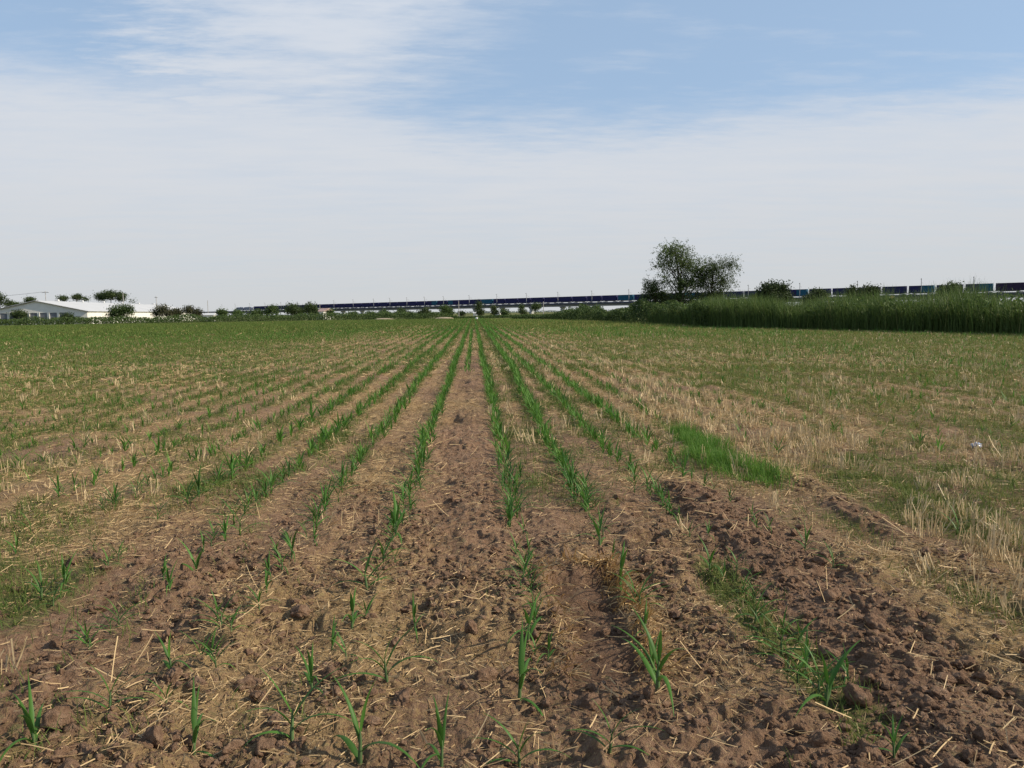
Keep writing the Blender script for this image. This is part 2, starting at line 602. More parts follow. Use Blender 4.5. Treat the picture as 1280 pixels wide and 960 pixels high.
def clod_shape(rs, V):
    s = rs.uniform(.65, 1.3, 3); s[2] *= .8
    pl = rs.normal(size=(11, 3)); pl /= np.linalg.norm(pl, axis=1)[:, None]
    off = rs.uniform(.62, 1.05, 11)
    c = V @ pl.T
    rad = np.min(np.where(c > .15, off / np.maximum(c, .15), 9), axis=1)          # broken faces
    rad = np.minimum(rad, 1.12)
    ph = rs.uniform(0, 9, 6)
    n = np.zeros(len(V))
    for k in range(4):
        f = rs.normal(size=3) * (1.8 + k * 2.2)
        n += np.sin(V @ f + ph[k]) * .11 / (1 + .5 * k)
    o = rs.uniform(0, 50)
    n += .30 * (fbm(V[:, 0] * 2.6 + o, V[:, 1] * 2.6 + V[:, 2] * 1.9, 7, 4) - .5) + .16 * (np.abs(2 * vn(V[:, 0] * 6 + V[:, 2] * 4 + o, V[:, 1] * 6 - V[:, 2] * 3, 8) - 1) - .5)
    return V * (rad * (1 + n))[:, None] * s


def build_clods():
    rs = np.random.default_rng(21)
    for sub, cnt, r1, r2, smin, smax, nm in ((4, 760, 1.9, 6, .014, .038, 'near'), (2, 7500, 1.9, 7, .006, .017, 'medium'), (1, 34000, 1.9, 9, .0025, .008, 'small')):
        V0, F0 = ico(sub)
        shapes = [clod_shape(rs, V0) for _ in range(24)]
        x, y = fan(cnt * 6, r1, r2, rs=rs)
        t = tilled(x, y) * (1 - .8 * trench(x, y))
        cl = sm(.42, .62, fbm(x * 2.2, y * 2.2, 81, 3))
        rid = bump(x, 1.66, .28, .2)
        keep = rs.random(len(x)) < np.clip(t * (.06 + .6 * cl + .45 * rid), 0, 1) * (1 - sm(r2 * .6, r2, np.hypot(x, y)) * .7)
        for hx, hy, rx, ry, dp in HOLES:
            keep &= ((x - hx) / rx) ** 2 + ((y - hy) / ry) ** 2 > 1.3
        x, y = x[keep][:cnt], y[keep][:cnt]
        if nm == 'near':
            xs, ys, Fs = x, y, F0
        n = len(x)
        sz = smin + (smax - smin) * rs.random(n) ** 2.2
        z = gz(x, y)
        Vs = np.zeros((n, len(V0), 3))
        for i in range(n):
            a = rs.uniform(0, 6.28)
            c, s_ = math.cos(a), math.sin(a)
            v = shapes[i % 24]
            Vs[i, :, 0] = (v[:, 0] * c - v[:, 1] * s_) * sz[i] + x[i]
            Vs[i, :, 1] = (v[:, 0] * s_ + v[:, 1] * c) * sz[i] + y[i]
            Vs[i, :, 2] = v[:, 2] * sz[i] + z[i] + sz[i] * rs.uniform(-.2, .35)
        F = (np.arange(n)[:, None, None] * len(V0) + F0[None]).reshape(-1, 3)
        me = mesh_from('soil_clods', Vs, F, 'clod', smooth=(sub == 4))
        nme, lab = {'near': ('soil_clods', 'brown clods of broken soil scattered over the near field'), 'medium': ('soil_lumps', 'thumb-sized lumps of brown soil between the larger clods'),
                    'small': ('soil_crumbs', 'fine brown crumbs of soil scattered over the near field')}[nm]
        tag(link(nme, me), lab, 'soil', kind='stuff')
    # the largest clods are things of their own
    V0, F0 = ico(4)
    spec = [((1090, 790), .058, 'large round grey clod on the broken ridge at the right'),
            ((255, 785), .045, 'pale angular clod beside the maize seedlings at the left'),
            ((72, 917), .045, 'large tan clod near the bottom left corner of the field'),
            ((195, 945), .042, 'flat pale clod beside a seedling at the bottom left'),
            ((560, 725), .035, 'grey rounded clod lying left of the straw rimmed trench'),
            ((510, 765), .033, 'small pale clod standing alone left of the trench'),
            ((1070, 880), .05, 'broad grey brown clod beside dry stubble at the lower right'),
            ((310, 858), .035, 'tilted brown clod between two seedlings at the lower left'),
            ((375, 775), .04, 'pinkish clod on the lumpy soil left of centre'),
            ((590, 805), .036, 'reddish brown clod amid the lumpy soil at the centre')]
    for (px, py), s, lab in spec:
        v = clod_shape(rs, V0)
        v = v * (1 + .12 * (fbm(v[:, 0] * 3 + px, v[:, 1] * 3 + v[:, 2] * 2.3, 5, 3) - .5))[:, None]
        x, y = on_ground(px, py)
        me = mesh_from('soil_clod', v * s, F0, 'clod', smooth=True)
        tag(link('soil_clod', me, None, (x, y, float(gz(x, y)) + s * .35), rs.uniform(0, 6)), lab, 'clod', 'large clods lying on the near field')


build_clods()


# ------------------------------------------------------------------ straw, stubble, weeds
def scatter(name, mat, label, cat, parts):
    acc = Acc()
    for V, Q, m, var in parts:
        acc.add(V, Q, np.repeat(var, m))
    o = acc.build(name, mat)
    return tag(o, label, cat, kind='stuff')


def ground_pts(x, y, dz=0.):
    return np.stack([x, y, gz(x, y) + dz], 1)


def build_straw():
    rs = np.random.default_rng(31)
    parts = []
    #         count   r1  r2   len          width        lift
    for cnt, r1, r2, l0, l1, w0, w1 in ((40000, 1.9, 6.5, .010, .085, .0012, .0042), (80000, 6, 18, .03, .13, .003, .0055),
                                        (90000, 17, 60, .06, .2, .008, .015), (40000, 58, 186, .25, .6, .03, .055)):
        x, y = fan(cnt * 3, r1, r2, rs=rs)
        d = np.hypot(x, y)
        p = .10 + 1.15 * litter(x, y) ** 1.7
        p = p * (1 - .35 * sm(15, 30, d) - .12 * sm(40, 80, d)) * (1 - .45 * green(x, y) * sm(20, 50, d))
        keep = (rs.random(len(x)) < p) & field_mask(x, y)
        x, y = x[keep][:cnt], y[keep][:cnt]
        n = len(x)
        L = l0 + (l1 - l0) * rs.random(n) ** 1.8
        lift = rs.normal(0, .16, n) + .05
        az = rs.uniform(0, 6.28, n)
        V, Q, m = blades(ground_pts(x, y, .002 + .010 * rs.random(n) * (d[keep][:cnt] < 60)), az, L, rs.uniform(w0, w1, n), math.pi / 2 - np.abs(lift), rs.normal(0, .25, n), 2, 0, rs.uniform(-1.2, 1.2, n))
        var = np.clip(rs.beta(1.1, 1.4, n), 0, 1)
        parts.append((V, Q, m, var))
    # long bright straws tossed over the near soil
    x, y = fan(1500, 1.9, 9, rs=rs); n = len(x)
    V, Q, m = blades(ground_pts(x, y, .012), rs.uniform(0, 6.28, n), rs.uniform(.06, .19, n), rs.uniform(.0025, .0045, n), math.pi / 2 - np.abs(rs.normal(0, .28, n)), rs.normal(0, .2, n), 3, 0, rs.uniform(-1, 1, n))
    parts.append((V, Q, m, rs.uniform(.6, 1, n)))
    scatter('straw_litter', 'straw', 'dry broken straw lying loose over the brown field', 'straw', parts)

    # golden straw bent over along the trench edges
    parts = []
    n = 1000
    t = rs.random(n)
    right = rs.random(n) < .72
    yy = TR['y0'] + .05 + (TR['y1'] - TR['y0']) * t
    xx = np.where(right, .70 + rs.normal(0, .04, n), .345 + rs.normal(0, .05, n)) + .05 * (vn(yy * 4, yy * 0, 73) - .5) + .03 * (yy - 3.4)
    top = rs.random(n) < .12
    xx = np.where(top, rs.uniform(.45, .74, n), xx); yy = np.where(top, 4.1 + rs.normal(0, .035, n), yy)
    az = np.where(top, -math.pi / 2, -math.pi / 2 + .35) + rs.normal(0, .45, n)
    V, Q, m = blades(ground_pts(xx, yy, .012), az, rs.uniform(.05, .14, n), rs.uniform(.003, .0055, n), rs.uniform(.6, 1.4, n), rs.uniform(.1, .6, n), 3, 0, rs.uniform(-.8, .8, n))
    parts.append((V, Q, m, rs.random(n)))
    scatter('golden_straw', 'gold', 'golden straw pressed down along both sides of the trench', 'straw', parts)

    # standing stubble, in clumps on old wheat rows, mainly on the right
    parts = []
    for cnt, r1, r2, w, per in ((620, 2.2, 9, .005, 14), (2600, 8, 25, .008, 9), (5200, 24, 75, .018, 5)):
        x, y = fan(cnt * 9, r1, r2, rs=rs)
        q = np.abs(((x - .52) / .265 + .5) % 1 - .5)
        p = .9 * bump(x + .5 * (fbm(x * .5, y * .2, 91, 2) - .5), 3.05, .6, .5) + .35 * sm(2, 3, x) + .03 + .22 * sm(7, 10, y) * bump(x, 1.3, 1.2, .6) + .10 * sm(-1.5, -4, x)
        p = p * sm(.46, .58, fbm(x * 1.6, y * 1.2, 92, 3)) * (1 - sm(.12, .35, q) * .7) * (1 - tilled(x, y)) * (1 - .75 * sm(25, 60, y))
        keep = (rs.random(len(x)) < p) & field_mask(x, y)
        x, y = x[keep][:cnt], y[keep][:cnt]
        n = len(x)
        cx = np.repeat(x, per) + rs.normal(0, .025, n * per); cy = np.repeat(y, per) + rs.normal(0, .03, n * per)
        lean_az = np.repeat(rs.uniform(0, 6.28, n), per)
        big = np.repeat(rs.uniform(.35, 1.2, n), per)
        N_ = n * per
        V, Q, m = blades(ground_pts(cx, cy, -.01), lean_az + rs.normal(0, .9, N_), rs.uniform(.05, .17, N_) * big, w * rs.uniform(.7, 1.2, N_), np.abs(rs.normal(.28, .3, N_)), rs.normal(0, .15, N_), 2, 0, rs.uniform(-1, 1, N_))
        parts.append((V, Q, m, np.clip(rs.normal(.68, .25, N_), 0, 1)))
    scatter('wheat_stubble', 'stubble', 'pale standing wheat stubble in clumps across the right of the field', 'stubble', parts)


build_straw()


def build_weeds():
    rs = np.random.default_rng(41)
    parts = []
    #   tufts r1 r2 blades len width seg
    for cnt, r1, r2, per, l0, l1, w, sg in ((3400, 1.9, 7, 8, .03, .10, .0035, 3), (26000, 6, 20, 6, .04, .11, .006, 2),
                                            (80000, 19, 65, 4, .06, .14, .014, 2), (80000, 63, 188, 3, .14, .30, .055, 1)):
        x, y = fan(cnt * 5, r1, r2, rs=rs)
        g = green(x, y)
        keep = (rs.random(len(x)) < (g ** 1.4) * 1.1) & field_mask(x, y)
        x, y = x[keep][:cnt], y[keep][:cnt]
        n = len(x); N_ = n * per
        sp = .03 if r2 < 30 else .08 if r2 < 70 else .3
        cx = np.repeat(x, per) + rs.normal(0, min(sp, .10), N_); cy = np.repeat(y, per) + rs.normal(0, sp, N_)
        V, Q, m = blades(ground_pts(cx, cy, -.005), rs.uniform(0, 6.28, N_), rs.uniform(l0, l1, N_) * np.repeat(rs.uniform(.7, 1.2, n), per), w * rs.uniform(.7, 1.3, N_), np.abs(rs.normal(.45, .3, N_)), rs.normal(.5, .4, N_), sg, .8, rs.uniform(-.7, .7, N_))
        yel = np.clip(.15 + .3 * sm(1.5, 5, x) + .25 * fbm(x * .4, y * .2, 95, 3), 0, .75)
        var = np.clip(np.repeat(yel, per) + rs.normal(0, .22, N_), 0, 1)
        parts.append((V, Q, m, var))
    scatter('field_weeds', 'weed', 'low green weeds and grass growing between the maize rows', 'weeds', parts)
    # bright lush grass patch right of the rows
    n = 9000
    t = rs.random(n) ** .95
    y = 6.0 + 2.5 * t + rs.normal(0, .15, n)
    x = 2.27 - .10 * (t - .5) + .25 * (fbm(y * 1.3, y * 0, 99, 2) - .5) + rs.normal(0, .12, n) * (1.3 - .75 * t)
    k = rs.random(n) < sm(.3, .5, fbm(x * 4, y * 3, 96, 3) + .07)
    x, y = x[k], y[k]; n = len(x)
    V, Q, m = blades(ground_pts(x, y), rs.uniform(0, 6.28, n), rs.uniform(.05, .16, n) * (.6 + .8 * vn(x * 5, y * 5, 100)), rs.uniform(.003, .006, n), np.abs(rs.normal(.3, .25, n)), rs.uniform(.1, .8, n), 3, .9, rs.uniform(-.6, .6, n))
    scatter('lush_grass', 'lush', 'bright green patch of fine tall grass right of the maize rows', 'grass', [(V, Q, m, rs.random(n))])


build_weeds()

# ------------------------------------------------------------------ maize seedlings
EXPL = [(43, 937, 60), (137, 893, 48), (242, 940, 60), (365, 933, 68), (215, 843, 42), (108, 803, 28), (138, 787, 26), (245, 717, 42), (212, 743, 30),
        (80, 737, 36), (52, 750, 36), (118, 690, 20), (277, 793, 38), (252, 820, 36), (353, 717, 28), (365, 707, 32), (390, 870, 42), (415, 813, 30),
        (300, 670, 36), (282, 677, 26), (333, 747, 20), (20, 693, 22), (38, 663, 26), (393, 683, 22), (450, 953, 80), (552, 957, 62), (649, 953, 50),
        (762, 953, 50), (484, 863, 55), (649, 870, 66), (660, 807, 52), (519, 787, 36), (440, 790, 46), (459, 743, 48), (479, 707, 34), (495, 677, 42),
        (654, 733, 32), (645, 690, 24), (775, 733, 46), (800, 773, 42), (804, 803, 36), (822, 873, 72), (750, 680, 38), (637, 657, 24), (1031, 887, 66),
        (1023, 872, 50), (977, 820, 46), (887, 720, 36), (921, 717, 26), (944, 787, 38), (997, 857, 34), (1117, 957, 36), (1006, 687, 28), (1041, 713, 25), (1196, 663, 32),
        (950, 800, 30), (985, 838, 36), (655, 720, 20), (815, 850, 40), (792, 755, 34)]
ROWX = {0: .25, 1: .82, 2: 1.31, 3: 1.8, -1: -.51, -2: -1.1, -3: -1.62, -4: -2.12, -5: -2.66, -6: -3.2, -7: -3.72, -8: -4.25, 4: 2.36}


def row_x(k, y):
    if k == 1:
        return .76 + .012 * np.clip(y - 6, 0, 14)
    if k in ROWX:
        return ROWX[k] + .0 * y
    if k < 0:
        return -.51 + .535 * (k + 1) + 0 * y
    return .25 + PITCHX * k + 0 * y


def build_maize():
    rs = np.random.default_rng(51)
    near = []                                          # x, y, height, row
    for px, py, h in EXPL:
        x, y = on_ground(px, py)
        k = min(ROWX, key=lambda q: abs(float(row_x(q, y)) - x))
        near.append((x, y, h * math.hypot(y, H) / 960. * .88, k))
    spec = {0: (5.0, .065, .05), 1: (5.3, .042, .02), 2: (5.2, .075, .25), 3: (6.3, .08, .15), 4: (9.5, .12, .45), -1: (4.75, .065, .05), -2: (4.9, .08, .18), -3: (5.0, .09, .22),
            -4: (5.2, .12, .35), -5: (5.5, .12, .35), -6: (6, .12, .38), -7: (6.5, .13, .38), -8: (7, .13, .38)}
    rest = []
    for k in range(-190, 120):
        y0, sp, gap = spec.get(k, (7 + .0 * k, .15, .34 if k < 0 else .6))
        y0 = max(y0, abs(.25 + PITCHX * k) * 1.15)
        y = y0
        ys = []
        grow = 1.
        while y < FAR:
            ys.append(y)
            y += sp * rs.uniform(.5, 1.5) * (1. if y < 25 else 1.45 if y < 70 else 2.6)
        ys = np.array(ys)
        if len(ys) == 0:
            continue
        xs = row_x(k, ys) + rs.normal(0, .032, len(ys)) + .05 * (vn(ys * .35, ys * 0 + k, 97) - .5)
        vig = fbm(xs * .25, ys * .10, 98, 3)
        keep = rs.random(len(ys)) > gap * (1.5 - vig) * (1 - .35 * sm(30, 90, ys)) * .95
        keep &= field_mask(xs, ys) & (ys < FAR - 2)
        keep &= np.abs(np.arctan2(xs, ys) - YAW) < R(41)
        for x, y_, v in zip(xs[keep], ys[keep], vig[keep]):
            rest.append((x, y_, (.088 + .072 * v + rs.normal(0, .026)) * (1.0 if k in spec else .85) * (.8 if k <= -5 or k == 4 else 1), k))
    # the short inner row on the bare strip
    for y in np.arange(17.5, 60, .2):
        rest.append((-.17 + rs.normal(0, .03), y + rs.uniform(0, .1), .15, 99))
    # sparse small seedlings where the rows run on through the broken ground
    for k, ya in ((0, 2.7), (-1, 2.6), (1, 4.2), (2, 2.4), (-2, 2.6), (-3, 3.0), (3, 4.5), (-4, 3.6)):
        for y in np.arange(ya, spec[k][0], .13):
            if rs.random() < .55:
                rest.append((float(row_x(k, y)) + rs.normal(0, .035), y + rs.uniform(-.05, .05), rs.uniform(.05, .10), k))
    allp = near + rest

    def in_view(x, y):
        d = np.array([x, y, -H]); zc = d @ Fw
        if zc <= 0:
            return False
        u, v = 640 + FPX * (d @ Rt) / zc, 480 - FPX * (d @ Up) / zc
        return -10 < u < 1290 and v < 985
    allp.sort(key=lambda p: math.hypot(p[0], p[1]))
    ind, stuff = [], []
    for p in allp:
        (ind if len(ind) < 300 and in_view(p[0], p[1]) else stuff).append(p)

    # ---- variants
    def leaf_params(q):
        n = q.integers(4, 7)
        a0 = q.uniform(0, 6.28)
        out = []
        for i in range(n):
            t = i / (n - 1)
            out.append(dict(z=.03 + .30 * t, az=a0 + math.pi * i + q.normal(0, .35), L=(.50 + .45 * math.sin(math.pi * min(1, .25 + .65 * t))) * q.uniform(.8, 1.1),
                            W=q.uniform(.050, .078), th=.85 - .55 * t + q.normal(0, .1), b=(1.7 - 1.0 * t) * q.uniform(.6, 1.3)))
        return out

    def leaf_geo(l, sg):
        return blades(np.array([[0, 0, l['z']]]), l['az'], l['L'], l['W'], l['th'], l['b'], sg, .8, 0., .45)

    variants = []
    for v in range(10):
        q = np.random.default_rng(500 + v)
        ls = leaf_params(q)
        st = Acc().tube([(0, 0, -.06), (0, 0, .1), (.004, 0, .25), (.004, .004, .36)], [.026, .024, .017, .006], 6, .5)
        sm_ = st.mesh('stem', 'stem', True)
        lm = []
        for l in ls:
            V, Q, m = leaf_geo(l, 8)
            lm.append(mesh_from('leaf', V, Q, 'maize', np.clip(q.random() * .6 + np.tile([0, .35, 0], 9) + .3 * (np.repeat(np.arange(9), 3) / 8) ** 3, 0, 1), True))
        a = Acc()
        a.tube([(0, 0, -.06), (0, 0, .1), (.004, 0, .36)], [.026, .022, .006], 4, .6)
        for l in ls:
            V, Q, m = leaf_geo(l, 5)
            a.add(V, Q, q.random())
        variants.append((sm_, lm, a.mesh('maize_seedling', 'maize', True)))

    words = ['', 'first', 'second', 'third', 'fourth', 'fifth', 'sixth', 'seventh', 'eighth', 'ninth', 'tenth', 'eleventh', 'twelfth', 'thirteenth', 'fourteenth',
             'fifteenth', 'sixteenth', 'seventeenth', 'eighteenth', 'nineteenth']
    rowname = {}
    for k in range(-20, 20):
        rowname[k] = f"the {ordinal(k + 1)} row right of centre" if k >= 0 else f"the {ordinal(-k)} row left of centre"
    count = {}
    for i, (x, y, h, k) in enumerate(ind):
        count[k] = count.get(k, 0) + 1
        lab = f"young green maize seedling, {ordinal(count[k])} from the near end of {rowname.get(k, 'the short inner row')}"
        smm, lm, one = variants[int(rs.integers(10))]
        s = max(.09, h) / .62
        z = float(gz(x, y))
        rz = rs.uniform(0, 6.28)
        if i < 110:
            r = thing('maize_seedling', lab, 'maize plant', (x, y, z), rz, 'maize seedlings in the near rows')
            r.scale = (s, s, s)
            link('stem', smm, r)
            for me in lm:
                link('leaf', me, r)
        else:
            r = tag(link('maize_seedling', one, None, (x, y, z), rz), lab, 'maize plant', 'maize seedlings in the near rows')
            r.scale = (s, s, s)
        r.rotation_euler[0] = rs.normal(0, .06); r.rotation_euler[1] = rs.normal(0, .06)
    # ---- the rest of the crop
    P = np.array([(x, y, h) for x, y, h, k in stuff])
    D = np.hypot(P[:, 0], P[:, 1])
    acc = Acc()
    for d0, d1, per, sg, wf in ((0, 16, 6, 4, 1), (16, 40, 4, 3, 1.25), (40, 85, 3, 2, 2.0), (85, 400, 2, 1, 3.4)):
        q = P[(D >= d0) & (D < d1)]
        n = len(q); N_ = n * per
        if not n:
            continue
        h = np.repeat(q[:, 2], per) * (1 + .25 * (d0 >= 40)); t = np.tile(np.linspace(0, 1, per), n)
        b = ground_pts(q[:, 0], q[:, 1]); b = np.repeat(b, per, 0); b[:, 2] += h * (.05 + .35 * t)
        az = np.repeat(rs.uniform(0, 6.28, n), per) + math.pi * np.tile(np.arange(per), n) + rs.normal(0, .4, N_)
        V, Q, m = blades(b, az, h * rs.uniform(.75, 1.3, N_), h * .12 * wf, .75 - .5 * t + rs.normal(0, .1, N_), (1.2 - .7 * t) * rs.uniform(.6, 1.2, N_), sg, .8, rs.normal(0, .3, N_))
        acc.add(V, Q, np.repeat(rs.random(N_), m))
    o = acc.build('maize_crop', 'maize_far')
    tag(o, 'long rows of young green maize running away to the far field edge', 'maize crop', kind='stuff')


UNITS = ['zeroth', 'first', 'second', 'third', 'fourth', 'fifth', 'sixth', 'seventh', 'eighth', 'ninth', 'tenth', 'eleventh', 'twelfth', 'thirteenth', 'fourteenth',
         'fifteenth', 'sixteenth', 'seventeenth', 'eighteenth', 'nineteenth']
TENS = ['', '', 'twent', 'thirt', 'fort', 'fift', 'sixt', 'sevent', 'eight', 'ninet']


def ordinal(n):
    if n < 20:
        return UNITS[n]
    if n < 100:
        return TENS[n // 10] + ('ieth' if n % 10 == 0 else 'y-' + UNITS[n % 10])
    return 'hundred-and-' + ordinal(n - 100) if n > 100 else 'hundredth'


build_maize()


# ------------------------------------------------------------------ reeds and weeds along the edges
def build_edges():
    rs = np.random.default_rng(61)
    # reed bed: behind the right boundary
    n = 46000
    y = rs.uniform(25, 78, n)
    dep = rs.random(n) ** 1.3 * 6.5
    x = edge_x(y) + dep + .5 * (fbm(y * .5, y * 0, 62, 3) - .5)
    px = np.array([640 + FPX * (np.array([a, b, -H]) @ Rt) / (np.array([a, b, -H]) @ Fw) for a, b in zip(x, y)])
    hp = np.interp(px, [850, 880, 930, 985, 1010, 1050, 1090, 1130, 1165, 1195, 1215, 1240, 1270, 1300, 1400], [1.6, 2.2, 2.35, 2.0, 1.95, 2.2, 2.25, 2.25, 2.35, 2.6, 2.5, 2.15, 1.9, 1.8, 1.8])
    hp = hp * np.minimum(.42 + 1.1 * fbm(x * .7, y * .7, 63, 4), 1.06) * rs.uniform(.6, 1.2, n)
    V, Q, m = blades(np.stack([x, y, gz(x, y) - .02], 1), rs.uniform(0, 6.28, n), hp, rs.uniform(.02, .045, n), np.abs(rs.normal(.07, .09, n)), np.abs(rs.normal(.3, .45, n)), 5, .7, rs.uniform(-.8, .8, n))
    dry = .25 * sm(1240, 1300, px)
    # broad leafy undergrowth between the reed stems, added so its shade darkens their base
    nu = 34000
    yu = rs.uniform(25, 78, nu); xu = edge_x(yu) + .25 + 4.5 * rs.random(nu) ** 1.2
    hu = (.6 + 1.9 * fbm(xu * .8, yu * .8, 64, 3))
    Vu, Qu = leafquads(np.stack([xu, yu, rs.random(nu) * hu], 1), .22, rs)
    scatter('reed_bed', 'reed', 'tall dense green reeds along the right edge of the field', 'reeds',
            [(V, Q, m, np.clip(rs.beta(1.5, 2.2, n) + dry, 0, 1)), (Vu, Qu, 4, np.clip(rs.normal(.35, .22, nu), 0, 1))])
    # low weeds along the far-left edge
    n = 34000
    px = rs.uniform(-60, 700, n)
    Z = 189 + rs.random(n) ** 1.4 * 14
    pts = np.array([at(a, b) for a, b in zip(px, Z)])
    hm = (.7 + 1.5 * fbm(px * .05, Z * .1, 65, 3)) * np.interp(px, [0, 110, 250, 545, 575, 700], [1.35, 1.0, 1.25, 1.1, .35, .45])
    P = np.stack([pts[:, 0], pts[:, 1], rs.random(n) ** .8 * hm], 1)
    V, Q = leafquads(P, .38, rs)
    scatter('edge_weeds', 'mid', 'band of tall green weeds along the far left edge of the field', 'weeds', [(V, Q, 4, np.clip(rs.normal(.5, .25, n), 0, 1))])
    # bramble band between the far edge and the big trees
    n = 34000
    px = rs.uniform(640, 885, n)
    yb = np.interp(px, [640, 700, 780, 865, 890], [399.4, 400.2, 403, 408, 409])
    Zb = H * 964 / (yb - np.array([hor(a) for a in px]))
    Z = Zb + rs.random(n) ** 1.3 * 9 + .5
    pts = np.array([at(a, b) for a, b in zip(px, Z)])
    hm = np.interp(px, [640, 690, 705, 735, 760, 775, 800, 830, 860, 890], [.7, .9, 1.6, 1.9, 1.1, 1.4, 2.2, 2.0, 1.9, 1.9]) * (.55 + .9 * fbm(px * .07, Z * .25, 66, 3))
    P = np.stack([pts[:, 0], pts[:, 1], rs.random(n) ** .75 * hm], 1)
    V, Q = leafquads(P, .24, rs)
    scatter('bramble_band', 'mid', 'tangled green brambles along the field edge below the tall trees', 'brambles', [(V, Q, 4, np.clip(rs.normal(.4, .25, n), 0, 1))])
    # far-off wood along the horizon
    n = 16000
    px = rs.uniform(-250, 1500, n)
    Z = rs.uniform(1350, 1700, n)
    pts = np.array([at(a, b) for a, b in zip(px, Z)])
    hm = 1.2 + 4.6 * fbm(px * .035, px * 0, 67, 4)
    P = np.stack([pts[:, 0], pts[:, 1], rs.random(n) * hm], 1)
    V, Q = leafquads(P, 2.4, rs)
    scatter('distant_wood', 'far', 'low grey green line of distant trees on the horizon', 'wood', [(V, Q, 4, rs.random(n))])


build_edges()


# ------------------------------------------------------------------ trees and shrubs
def woody(name, label, cat, px, Z, lobes, base_h=0., nleaf=900, leaf=.35, mat='dark', seed=0, group=None, twig=0., trunk_r=.12, parts=('trunk', 'crown'), lean=0., limbs=14):
    """lobes: (photo x, photo y, half width px, half height px); they become ellipsoids at distance Z"""
    rs = np.random.default_rng(1000 + seed)
    bx, by = at(px, Z)
    t = thing(name, label, cat, (bx, by, 0), 0, group)
    s = Z / 964.
    L = []
    for lx, ly, hw, hh in lobes:
        ox, oy = (lx - px) * s * r0[0], (lx - px) * s * r0[1]
        L.append((ox, oy, hgt(lx, ly, Z), hw * s, hh * s))
    vol = np.array([l[3] ** 2 * l[4] for l in L]); vol = vol / vol.sum()
    pts, cl = [], []
    for l, v in zip(L, vol):
        dd = rs.uniform(-.5, .5) * l[3]
        k = max(6, int(nleaf * v / (14 if twig else 9)))
        u = rs.normal(size=(k, 3)); u /= np.linalg.norm(u, axis=1)[:, None]
        rad = rs.random(k) ** .5 * (.62 + .38 * rs.random(k))
        c = np.array([l[0], l[1], l[2]]) + u * rad[:, None] * np.array([l[3], l[3] * .9, l[4]])
        c[:, :2] += f0[:2] * dd
        c[:, 2] = np.maximum(c[:, 2], .15)
        cl.append(c)
        for ci, ui in zip(c, u):
            m = 14 if twig else 9
            if twig:
                d = ui + np.array([0, 0, .15]) + rs.normal(0, .35, 3); d /= np.linalg.norm(d)
                w = rs.random(m)[:, None]
                p = ci + d * (w - .3) * twig * rs.uniform(.6, 1.4) + rs.normal(0, leaf * .55, (m, 3)) + np.array([0, 0, -.25 * twig]) * w ** 2
            else:
                p = ci + rs.normal(0, leaf * 1.15, (m, 3)) * np.array([1, 1, .8])
            p[:, 2] = np.maximum(p[:, 2], .05)
            pts.append(p)
    P = np.concatenate(pts)
    V, Q = leafquads(P, leaf, rs)
    var = np.repeat(np.clip(np.repeat(rs.normal(.45, .2, len(pts)), [len(p) for p in pts]) + rs.normal(0, .15, len(P)), 0, 1), 4)
    C = np.concatenate(cl)
    top = C[:, 2].max()
    a = Acc()
    cx, cy = np.average([l[0] for l in L], weights=vol), np.average([l[1] for l in L], weights=vol)
    zf = min(l[2] - .3 * l[4] for l in L)
    zt = max(l[2] for l in L)
    trunk = np.array([(0, 0, -.1), (.02, 0, zf * .5), (cx * .5, cy * .5, max(zf, .3)), (cx, cy, max(zt, .5))])
    a.tube(trunk, [trunk_r * 1.25, trunk_r, trunk_r * .8, trunk_r * .25], 7)
    for c in C[rs.permutation(len(C))[:limbs]]:
        f = np.array(trunk[2]) + (np.array(trunk[3]) - trunk[2]) * rs.uniform(0, .6)
        if c[2] < f[2]:
            f = np.array(trunk[1])
        mid = (f + c) / 2 + np.array([0, 0, -.08 * np.linalg.norm(c - f)])
        a.tube([f, mid, c], [trunk_r * .45, trunk_r * .28, trunk_r * .07], 5)
    a.build(parts[0], 'bark', t, True)
    acc = Acc(); acc.add(V, Q, var)
    acc.build(parts[1], mat, t)
    return t


ELM = 'tall trees behind the brambles'
woody('tall_tree', 'tallest dark leafy tree rising above the train at the right', 'tree', 845, 85,
      [(843, 316, 25, 14), (829, 331, 14, 15), (855, 330, 22, 16), (870, 338, 18, 14), (834, 352, 14, 10), (856, 356, 22, 13), (848, 372, 24, 9), (866, 378, 16, 7), (874, 350, 12, 16)],
      nleaf=20000, leaf=.15, mat='elm', seed=1, group=ELM, twig=1.15, trunk_r=.16, limbs=40)
woody('tall_tree', 'feathery tree leaning right against the tallest tree', 'tree', 884, 84,
      [(893, 336, 20, 15), (911, 331, 13, 12), (880, 350, 16, 16), (902, 352, 17, 13), (886, 370, 21, 11), (898, 366, 14, 10)],
      nleaf=15000, leaf=.13, mat='elm', seed=2, group=ELM, twig=1.3, trunk_r=.13, limbs=34)
woody('tall_tree', 'short bushy tree at the left foot of the tallest tree', 'tree', 818, 86,
      [(814, 360, 13, 13), (826, 370, 14, 12), (808, 372, 9, 9), (836, 378, 12, 8)],
      nleaf=7500, leaf=.15, mat='elm', seed=3, group=ELM, twig=.9, trunk_r=.1, limbs=22)

